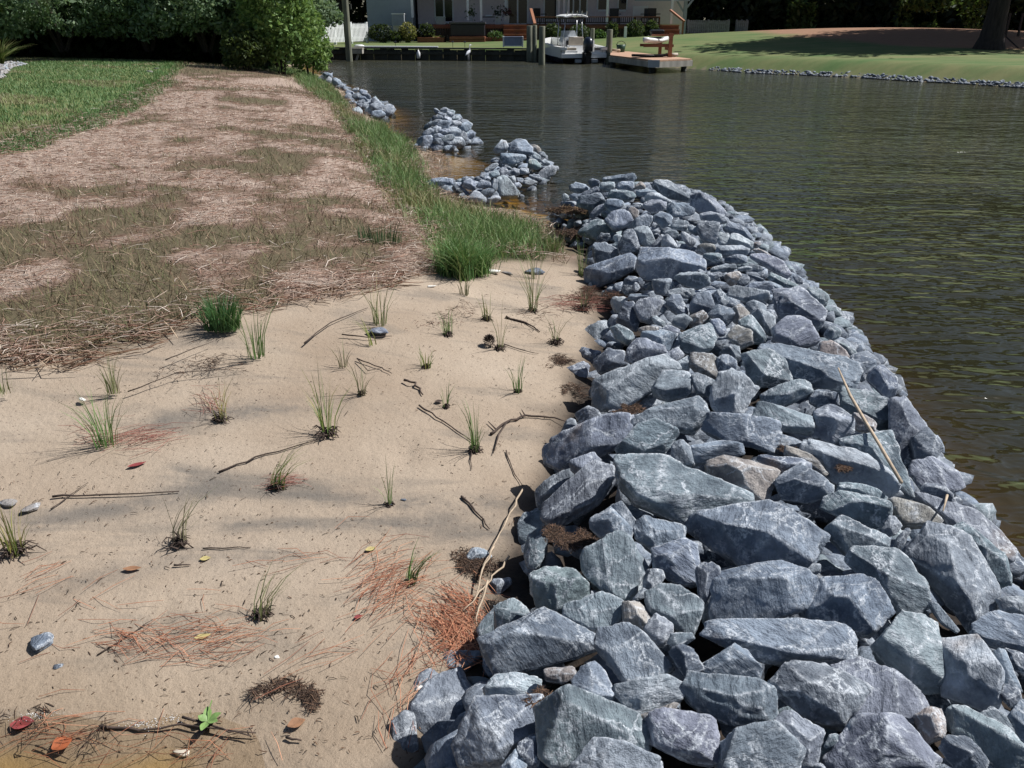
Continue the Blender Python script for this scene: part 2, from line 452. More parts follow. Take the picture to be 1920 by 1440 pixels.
# a few shoe prints pressed in the sand
for px, py, an in [(765, 735, .3), (755, 860, .1), (735, 845, 1.9), (640, 625, .2), (300, 1130, .6), (905, 590, 1.0)]:
    q = G(px, py, .13); cx, cy = math.cos(an), math.sin(an)
    lx = (X - q.x) * cx + (Y - q.y) * cy; ly = -(X - q.x) * cy + (Y - q.y) * cx
    e = (lx / .045) ** 2 + (ly / .13) ** 2
    gz = gz - .014 * np.exp(-e ** 3) + .006 * np.exp(-((e - 1.5) / .6) ** 2)
def patch_at(x, y):                        # 0 green regrowth, .5 brown, 1 bare pale straw
    q = fbm2(x * 1.15, y * .62, .80, 12) + .65 * (fbm2(x, y * .8, 2.6, 13) - .5) + .35 * (fbm2(x, y, 8, 15) - .5)
    return np.clip((q - .33) / .30, 0, 1)
band = np.zeros_like(X)                       # long drifts of dark heavy sand left by the tide
for ln_, w_ in (([(330, 905), (520, 925), (700, 950), (960, 945)], .055), ([(430, 985), (700, 975), (960, 1000)], .035), ([(60, 985), (250, 950), (420, 925)], .04), ([(90, 1085), (200, 1060), (330, 1035), (560, 1030)], .035), ([(300, 830), (520, 800), (640, 790)], .05)):
    q_ = gp(*ln_, z=.11)
    for (ax, ay), (bx, by) in zip(q_[:-1], q_[1:]):
        t_ = np.clip(((X - ax) * (bx - ax) + (Y - ay) * (by - ay)) / ((bx - ax) ** 2 + (by - ay) ** 2), 0, 1)
        dd_ = np.hypot(X - ax - t_ * (bx - ax), Y - ay - t_ * (by - ay)) + .06 * (fbm2(X, Y, 5, 31) - .5)
        band = np.maximum(band, np.exp(-(np.maximum(dd_, 0) / (w_ * 1.35)) ** 2))
ii = (np.arange(nr - 1)[:, None] * nc + np.arange(nc - 1)[None, :]).ravel()
GF = np.stack([ii, ii + 1, ii + nc + 1, ii + nc], 1)

m, nt, out = new_mat("ground"); N = NT(nt)
geo = N.n("NewGeometry"); P = geo.outputs['Position']
def A(nm):
    a = N.n("Attribute", attribute_name=nm); return a.outputs['Fac']
sepP = N.n("SeparateXYZ"); N.l(P, sepP.inputs[0])
# sand
s1 = N.noise(P, 1.3, 5, .6); s2 = N.noise(P, 260, 3, .7); s3 = N.noise(N.scale(P, (1.2, 4.5, 1)), 1.1, 6, .62, .7)
sand = N.mix(N.mapr(s1, .3, .7), (.300, .232, .172, 1), (.415, .340, .265, 1))
sand = N.mix(N.math('MULTIPLY', N.mapr(s3, .52, .66), .50), sand, (.150, .135, .118, 1))
sand = N.mix(N.math('MULTIPLY', N.math('MULTIPLY', A('band'), N.mapr(N.math('ADD', s3, N.math('MULTIPLY', N.math('SUBTRACT', N.noise(P, 22, 5, .7), .5), .5)), .34, .60)), .70), sand, (.115, .110, .104, 1))        # drifts of dark mineral sand
sand = N.mix(N.mapr(s2, .35, .65), N.mix(.30, sand, (.10, .075, .05, 1)), sand)
spk = N.n("TexVoronoi"); N.l(P, spk.inputs['Vector']); spk.inputs['Scale'].default_value = 130
sand = N.mix(N.math('MULTIPLY', N.math('LESS_THAN', spk.outputs['Distance'], .17), .65), sand, (.06, .045, .035, 1))
spk2 = N.n("TexVoronoi"); N.l(P, spk2.inputs['Vector']); spk2.inputs['Scale'].default_value = 34
sand = N.mix(N.math('MULTIPLY', N.math('LESS_THAN', spk2.outputs['Distance'], .13), .6), sand, (.075, .05, .038, 1))
wet = N.mapr(N.math('ADD', sepP.outputs[2], N.math('MULTIPLY', N.math('SUBTRACT', s1, .5), .06)), .015, .085, 1.0, 0.0)
sand = N.mix(N.math('MULTIPLY', wet, .35), sand, (.27, .20, .13, 1))
# soil between stones (near black, gap shade mixed into its colour), lawn soil, straw soil
soil = N.mix(N.mapr(N.noise(P, 30, 5, .7), .35, .7), (.012, .010, .009, 1), (.055, .040, .030, 1))
lawn = N.mix(N.mapr(N.noise(N.scale(P, (1, 2.2, 1)), .45, 5, .6), .35, .65), (.085, .150, .044, 1), (.190, .195, .080, 1))
lawn = N.mix(N.noise(P, 40, 4, .7), lawn, N.mix(.5, lawn, (.015, .03, .008, 1)))
st1 = N.noise(N.scale(P, (1, 1.9, 1)), .9, 5, .62)
straw = N.ramp(N.math('ADD', A('patch'), N.math('MULTIPLY', N.math('SUBTRACT', st1, .5), .55)), [(.14, (.125, .105, .062)), (.46, (.160, .108, .076)), (.62, (.28, .200, .158)), (.85, (.42, .325, .27))])
straw = N.mix(N.mapr(N.noise(P, 90, 4, .75), .35, .65), N.mix(.6, straw, (.045, .028, .018, 1)), straw)
redc = N.mix(N.noise(P, 3, 5, .7), (.16, .080, .045, 1), (.33, .195, .125, 1))
col = N.mix(A("straw"), sand, straw)
col = N.mix(A("marsh"), col, (.035, .040, .016, 1))
col = N.mix(A("lawn"), col, N.mix(A("red"), lawn, redc))
col = N.mix(A("soil"), col, soil)
col = N.mix(N.mapr(sepP.outputs[2], -.025, -.06), col, (.46, .30, .08, 1))
col = N.mix(N.mapr(sepP.outputs[2], -.16, -.40), col, (.07, .05, .022, 1))
p = N.n("BsdfPrincipled"); N.l(col, p.inputs['Base Color'])
N.l(N.mapr(wet, 0, 1, .92, .40), p.inputs['Roughness']); p.inputs['Specular IOR Level'].default_value = .25
b1 = N.bump(s2, .35, .004); b2 = N.bump(N.noise(P, 38, 4, .6), .5, .012, b1)
N.l(b2, p.inputs['Normal']); N.l(p.outputs[0], out.inputs[0])
M_GROUND = m
tag(mk("ground", np.stack([X, Y, gz], 1), GF, m, smooth=True,
       attrs={"lawn": m_lawn, "straw": m_straw, "marsh": m_marsh, "red": m_red, "soil": inpile, "patch": patch_at(X, Y), "band": band}), kind='structure')

# ------------------------------------------------------------------ water
nr2, nc2 = 200, 160
tt = np.linspace(0, 1, nr2); y2 = -3 + 14 * tt + 110 * tt ** 4; u2 = np.linspace(-1, 1, nc2)
X2 = (u2[None, :] * (5 + 1.25 * (y2[:, None] + 3))).ravel(); Y2 = np.repeat(y2, nc2)
dep = np.clip(-land(X2, Y2), 0, 2)
i2 = (np.arange(nr2 - 1)[:, None] * nc2 + np.arange(nc2 - 1)[None, :]).ravel()
F2 = np.stack([i2, i2 + 1, i2 + nc2 + 1, i2 + nc2], 1)
lz = land(X2, Y2)
keep = (lz[F2].min(1) < .06)
F2 = F2[keep]
used = np.unique(F2); remap = -np.ones(len(X2), int); remap[used] = np.arange(len(used))
m, nt, out = new_mat("creek_water"); N = NT(nt)
geo = N.n("NewGeometry"); P = geo.outputs['Position']
dpt = N.n("Attribute", attribute_name="depth").outputs['Fac']
calm = N.n("Attribute", attribute_name="calm").outputs['Fac']
w1 = N.noise(N.scale(P, (.42, 1.0, 1)), 3.2, 2, .5, .5)
w2 = N.noise(N.scale(P, (.55, 1.0, 1)), 9.0, 2, .5, .3)
w3 = N.noise(N.scale(P, (.30, .8, 1)), .55, 2, .5)
amp = N.math('MULTIPLY', N.mapr(w3, .35, .65, .55, 1.15), calm)
hh = N.math('MULTIPLY', N.math('ADD', N.math('MULTIPLY', w1, 1.0), N.math('MULTIPLY', w2, .38)), amp)
bmp = N.bump(hh, 1.0, .090)
fr = N.n("Fresnel"); fr.inputs[0].default_value = 1.33; N.l(bmp, fr.inputs['Normal'])
gl = N.n("BsdfGlossy"); geo2 = N.n('SeparateXYZ'); N.l(P, geo2.inputs[0]); N.l(N.mapr(geo2.outputs[1], 6, 36, .028, .16), gl.inputs['Roughness']); N.l(bmp, gl.inputs['Normal']); gl.inputs['Color'].default_value = (1, 1, 1, 1)
df_ = N.n("BsdfDiffuse"); N.l(N.mix(N.mapr(w3, .3, .7), (.023, .024, .013, 1), (.033, .032, .017, 1)), df_.inputs['Color']); N.l(bmp, df_.inputs['Normal'])
tr = N.n("BsdfTransparent"); N.l(N.mix(N.math('MULTIPLY', dpt, 3.5, True), (.985, .97, .94, 1), (.66, .48, .20, 1)), tr.inputs['Color'])
murk = N.math('SUBTRACT', 1.0, N.math('POWER', 2.718, N.math('MULTIPLY', dpt, -4.4)))
mx = N.n("MixShader"); N.l(murk, mx.inputs[0]); N.l(tr.outputs[0], mx.inputs[1]); N.l(df_.outputs[0], mx.inputs[2])
mx2 = N.n("MixShader"); N.l(fr.outputs[0], mx2.inputs[0]); N.l(mx.outputs[0], mx2.inputs[1]); N.l(gl.outputs[0], mx2.inputs[2])
N.l(mx2.outputs[0], out.inputs[0])
lag = gp((760, 280), (890, 270), (930, 330), (800, 350), z=0)
calm_v = np.clip(1 - .8 * sstep(-.8, .3, sd_poly(X2, Y2, lag)), 0, 1) * np.where((X2 < .2) & (Y2 < 3), .10, 1.0) * (1 + .7 * sstep(14, 40, Y2))
tag(mk("water", np.stack([X2, Y2, np.zeros_like(X2)], 1)[used], remap[F2], m, smooth=True, attrs={"depth": dep[used], "calm": calm_v[used]}), kind='structure')

# ------------------------------------------------------------------ the stones of the sill
m, nt, out = new_mat("riprap_stone"); N = NT(nt)
tc = N.n("TexCoord"); oi = N.n("ObjectInfo"); O = N.n("VectorMath", operation='ADD'); N.l(tc.outputs['Object'], O.inputs[0])
sc_ = N.n("VectorMath", operation='SCALE'); cmb = N.n("CombineXYZ")
for k in range(3): N.l(oi.outputs['Random'], cmb.inputs[k])
N.l(cmb.outputs[0], sc_.inputs[0]); sc_.inputs['Scale'].default_value = 37.0
N.l(sc_.outputs[0], O.inputs[1]); V = O.outputs[0]
wear = N.n("Attribute", attribute_name="wear").outputs['Fac']
tint = N.n("Attribute", attribute_name="Col").outputs['Color']
na = N.noise(V, 7, 6, .65); nb = N.noise(V, 42, 6, .7); nc_ = N.noise(V, 170, 4, .75); nd = N.noise(V, 3.0, 3, .6)
base = N.mix(N.mapr(na, .38, .60), N.mix(.66, tint, (.034, .045, .070, 1)), N.mix(.24, tint, (.50, .55, .62, 1)))
base = N.mix(N.mapr(nb, .36, .60), N.mix(.30, base, (.030, .036, .055, 1)), base)
base = N.mix(N.math('MULTIPLY', N.math('MULTIPLY', N.mapr(nc_, .56, .72), .42), N.mapr(nd, .35, .62)), base, (.52, .55, .60, 1))
rust = N.math('MULTIPLY', N.mapr(nd, .63, .72), N.math('GREATER_THAN', oi.outputs['Random'], .55))
base = N.mix(N.math('MULTIPLY', rust, .55), base, (.30, .20, .12, 1))
# fine white cracks and scuffed edges
dv = N.n("VectorMath", operation='ADD'); N.l(V, dv.inputs[0])
dn = N.n("VectorMath", operation='SCALE'); N.l(N.noise(V, 9, 4, .65, 0, True), dn.inputs[0]); dn.inputs['Scale'].default_value = .24; N.l(dn.outputs[0], dv.inputs[1])
vo = N.n("TexVoronoi", feature='DISTANCE_TO_EDGE'); N.l(dv.outputs[0], vo.inputs['Vector']); vo.inputs['Scale'].default_value = 7.5
vein = N.math('MULTIPLY', N.mapr(vo.outputs['Distance'], .0, .060, 1, 0), N.mapr(N.noise(V, 6, 3, .6), .40, .56))
vein = N.math('MULTIPLY', vein, N.mapr(nc_, .36, .58))
scuff = N.math('MULTIPLY', N.math('POWER', wear, 2.6), N.mapr(N.noise(V, 75, 4, .75), .40, .60))
wht = N.math('MAXIMUM', N.math('MULTIPLY', vein, .92), N.math('MULTIPLY', scuff, 1.0))
base = N.mix(wht, base, (.68, .72, .77, 1))
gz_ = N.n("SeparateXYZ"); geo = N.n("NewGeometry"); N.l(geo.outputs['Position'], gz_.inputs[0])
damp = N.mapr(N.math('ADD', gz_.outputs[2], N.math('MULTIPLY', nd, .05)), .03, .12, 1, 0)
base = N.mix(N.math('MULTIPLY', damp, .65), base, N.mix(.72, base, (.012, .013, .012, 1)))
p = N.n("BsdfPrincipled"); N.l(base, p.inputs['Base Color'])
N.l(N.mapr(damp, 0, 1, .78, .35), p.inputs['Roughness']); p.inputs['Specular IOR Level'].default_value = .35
wv = N.n("TexNoise"); rot = N.n('VectorRotate', rotation_type='EULER_XYZ'); N.l(V, rot.inputs['Vector']); rsc = N.n('VectorMath', operation='SCALE'); N.l(oi.outputs['Random'], cmb.inputs[0]); N.l(sc_.outputs[0], rsc.inputs[0]); rsc.inputs['Scale'].default_value = 1.7; N.l(rsc.outputs[0], rot.inputs['Rotation']); N.l(N.scale(rot.outputs[0], (1, 1, 3.2)), wv.inputs['Vector']); wv.inputs['Scale'].default_value = 9; wv.inputs['Detail'].default_value = 6; wv.inputs['Roughness'].default_value = .62
b1 = N.bump(nb, .8, .012); b2 = N.bump(wv.outputs['Fac'], .75, .034, b1); b3 = N.bump(nc_, .35, .003, b2)
N.l(b3, p.inputs['Normal']); N.l(p.outputs[0], out.inputs[0])
M_ROCK = m
TINT = {'b': (.195, .250, .332), 'g': (.200, .270, .298), 'p': (.222, .245, .320), 'd': (.100, .128, .172), 't': (.365, .310, .255), 'w': (.410, .465, .515), 'n': (.230, .268, .318)}
TWORD = {'b': 'blue-grey', 'g': 'greenish grey', 'p': 'purplish grey', 'd': 'dark slate', 't': 'tan brown', 'w': 'pale grey', 'n': 'plain grey'}

_ico = {}
def ico(level):
    if level not in _ico:
        bm = bmesh.new(); bmesh.ops.create_icosphere(bm, subdivisions=level, radius=1.0)
        bm.verts.ensure_lookup_table()
        v = np.array([q.co[:] for q in bm.verts]); f = np.array([[l.index for l in fc.verts] for fc in bm.faces]); bm.free()
        _ico[level] = (v, f)
    return _ico[level]

def rock_from_planes(Nn, Hh, axes, size, level, seed, rough=1.0):
    """a stone as the body shared by many half-spaces, then chipped: points along rays from its middle"""
    v, f = ico(level)
    D = v @ axes                                   # ray directions, stretched like the stone
    den = D @ Nn.T
    T = np.where(den > 1e-6, Hh[None, :] / np.maximum(den, 1e-6), 1e6)
    Ts = np.sort(T, axis=1)
    t = Ts[:, 0]
    k = np.linalg.norm(D, axis=1)
    edge = np.exp(-((Ts[:, 1] - Ts[:, 0]) * k) / (.020 * size + .003))
    Pn = D * t[:, None]
    L = size
    n1 = fbm(Pn / L * 2.6 + seed * 3.17, 3) - .5
    n2 = fbm(Pn / L * np.array([7, 7, 13]) + seed * 1.91 + 50, 3) - .5
    lay = Pn @ (axes[2] / np.linalg.norm(axes[2])) / L
    stp = vnoise(np.stack([lay * 9 + seed, np.full(len(lay), seed * .7), np.zeros(len(lay))], 1)) - .5
    sw = lay * 3.2 + 1.6 * (fbm(Pn / L * 1.8 + seed, 2) - .5) + seed * .37
    saw = sw - np.floor(sw); saw = np.where(saw < .88, saw / .88, (1 - saw) / .12)
    chip = np.maximum(0, fbm(Pn / L * 6 + seed * 5.3 + 9, 2) - .50)
    t = t * (1 + rough * (.06 * n1 + .075 * n2 + .05 * stp + (.085 * (saw - .5) if (int(seed * 2) % 5) < 3 else 0)) - rough * .30 * edge * chip)
    return D * t[:, None], f, edge

all_rocks = []      # (object, tint code, pixel centre, size, aspect, hand label, where)
def unit(v): return v / np.linalg.norm(v)
def add_rock(poly, code, seed, hand=None, where='ridge', rest_on_heap=True):
    rr = np.random.default_rng(seed)
    pts = np.array(poly, float)
    x, y = pts[:, 0], pts[:, 1]
    cr = x * np.roll(y, -1) - np.roll(x, -1) * y
    ar = cr.sum() / 2
    cx = ((x + np.roll(x, -1)) * cr).sum() / (6 * ar); cy = ((y + np.roll(y, -1)) * cr).sum() / (6 * ar)
    s0 = on_heap(cx, cy)
    toc = np.array(cam.location) - np.array(s0); dist = np.linalg.norm(toc); toc /= dist
    e = .12
    gx = (heap1(s0.x + e, s0.y) - heap1(s0.x - e, s0.y)) / (2 * e); gy = (heap1(s0.x, s0.y + e) - heap1(s0.x, s0.y - e)) / (2 * e)
    nrm = unit(np.array([-gx, -gy, 1.0]))
    g = unit(.62 * toc + .38 * nrm)
    C0 = np.array(s0)
    W = []
    for px, py in pts:
        d = np.array(ray(px, py)); o = np.array(cam.location)
        W.append(o + d * (np.dot(C0 - o, g) / np.dot(d, g)))
    W = np.array(W); C0 = W.mean(0) * .5 + C0 * .5
    rel = W - C0
    # axes in the girdle plane
    u_, s_, vt = np.linalg.svd(rel - rel.mean(0)); e1 = vt[0]; e1 -= g * e1.dot(g); e1 = unit(e1); e2 = np.cross(g, e1)
    q = np.stack([rel @ e1, rel @ e2], 1)
    # convex outline
    def hull(p):
        p = sorted(map(tuple, p)); 
        def half(ps):
            h = []
            for c in ps:
                while len(h) > 1 and (h[-1][0] - h[-2][0]) * (c[1] - h[-2][1]) - (h[-1][1] - h[-2][1]) * (c[0] - h[-2][0]) <= 0: h.pop()
                h.append(c)
            return h[:-1]
        return np.array(half(p) + half(p[::-1]))
    hq = hull(q)
    ctr = hq.mean(0); C0 = C0 + e1 * ctr[0] + e2 * ctr[1]; hq = hq - ctr
    ex = np.ptp(hq, axis=0); mn = ex.min(); size = math.sqrt(ex[0] * ex[1])
    up = np.array([0, 0, 1.0])
    right = np.array([1.0, 0, 0]); imgup = unit(up - toc * up.dot(toc))
    Nn, Hh = [], []
    while len(hq) > rr.integers(5, 8):          # keep the strongest corners only: broken stone, not pebbles
        ar_ = [abs((hq[i] - hq[i - 1])[0] * (hq[(i + 1) % len(hq)] - hq[i])[1] - (hq[i] - hq[i - 1])[1] * (hq[(i + 1) % len(hq)] - hq[i])[0]) for i in range(len(hq))]
        if min(ar_) > .10 * ex[0] * ex[1]: break
        hq = np.delete(hq, int(np.argmin(ar_)), axis=0)
    chunky = rr.uniform() < .62
    lens = np.linalg.norm(np.roll(hq, -1, axis=0) - hq, axis=1)
    big = set(rr.choice(len(hq), size=min(len(hq), 3), replace=False, p=lens / lens.sum())) if chunky else set()
    for i in range(len(hq)):
        a, b = hq[i], hq[(i + 1) % len(hq)]
        ed = b - a
        if np.linalg.norm(ed) < .02 * size: continue
        m2 = np.array([ed[1], -ed[0]]) / np.linalg.norm(ed)
        if m2.dot(a) < 0: m2 = -m2
        h = m2.dot(a) * 1.09 + .025 * size
        m3 = e1 * m2[0] + e2 * m2[1]
        low = max(0, -m3.dot(imgup)) * .8 + max(0, -m3.dot(right)) * .5
        tf = R(rr.uniform(2, 16) + low * rr.uniform(6, 30)); tb = R(rr.uniform(3, 24))
        if i in big: tf = R(rr.uniform(44, 68))
        Nn.append(math.cos(tf) * m3 + math.sin(tf) * g); Hh.append(math.cos(tf) * h)
        Nn.append(math.cos(tb) * m3 - math.sin(tb) * g); Hh.append(math.cos(tb) * h)
    topn = unit(g + up * rr.uniform(.0, .55) + rr.normal(size=3) * .20)
    hf = mn * (rr.uniform(.26, .42) if chunky else rr.uniform(.12, .24))
    for i in range(len(hq)):                   # blunt the sharpest corners
        c_ = hq[i]; a_ = hq[i - 1] - c_; b_ = hq[(i + 1) % len(hq)] - c_
        if np.dot(a_, b_) / (np.linalg.norm(a_) * np.linalg.norm(b_) + 1e-9) > .15:
            m_ = e1 * c_[0] + e2 * c_[1]; L_ = np.linalg.norm(m_); Nn.append(m_ / L_); Hh.append(L_ * rr.uniform(.80, .90))
    G3 = hq[:, :1] * e1 + hq[:, 1:] * e2
    def cap(n_, k0, k1):
        Nn.append(n_); Hh.append(max(hf * abs(n_.dot(g)), float((G3 @ n_).max()) * rr.uniform(k0, k1)))
    cap(topn, .92, 1.08)
    cap(unit(g + rr.normal(size=3) * .45), .80, 1.0)
    cap(unit(g + rr.normal(size=3) * .65), .78, 1.0)
    bn = unit(-g + rr.normal(size=3) * .15); hb = mn * rr.uniform(.35, .55); Nn.append(bn); Hh.append(max(hb, float((G3 @ bn).max())))
    Nn = np.array(Nn); Hh = np.array(Hh)
    axes = np.stack([e1 * ex[0] / 2, e2 * ex[1] / 2, g * mn * .42])
    pxs = math.sqrt(abs(ar))
    level = 5 if pxs > 62 else (4 if pxs > 26 else 3)
    V_, F_, edge = rock_from_planes(Nn, Hh, axes, size, level, seed % 97 + .5)
    tb_ = np.array(TINT[code]) * rr.uniform(.80, 1.26) * (1 + rr.normal(size=3) * .025)
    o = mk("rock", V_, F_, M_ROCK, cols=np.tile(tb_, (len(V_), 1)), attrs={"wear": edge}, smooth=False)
    o.location = C0
    all_rocks.append([o, code, (cx, cy), max(ex), max(ex) / max(1e-6, mn), hand, where, pxs])
    return o

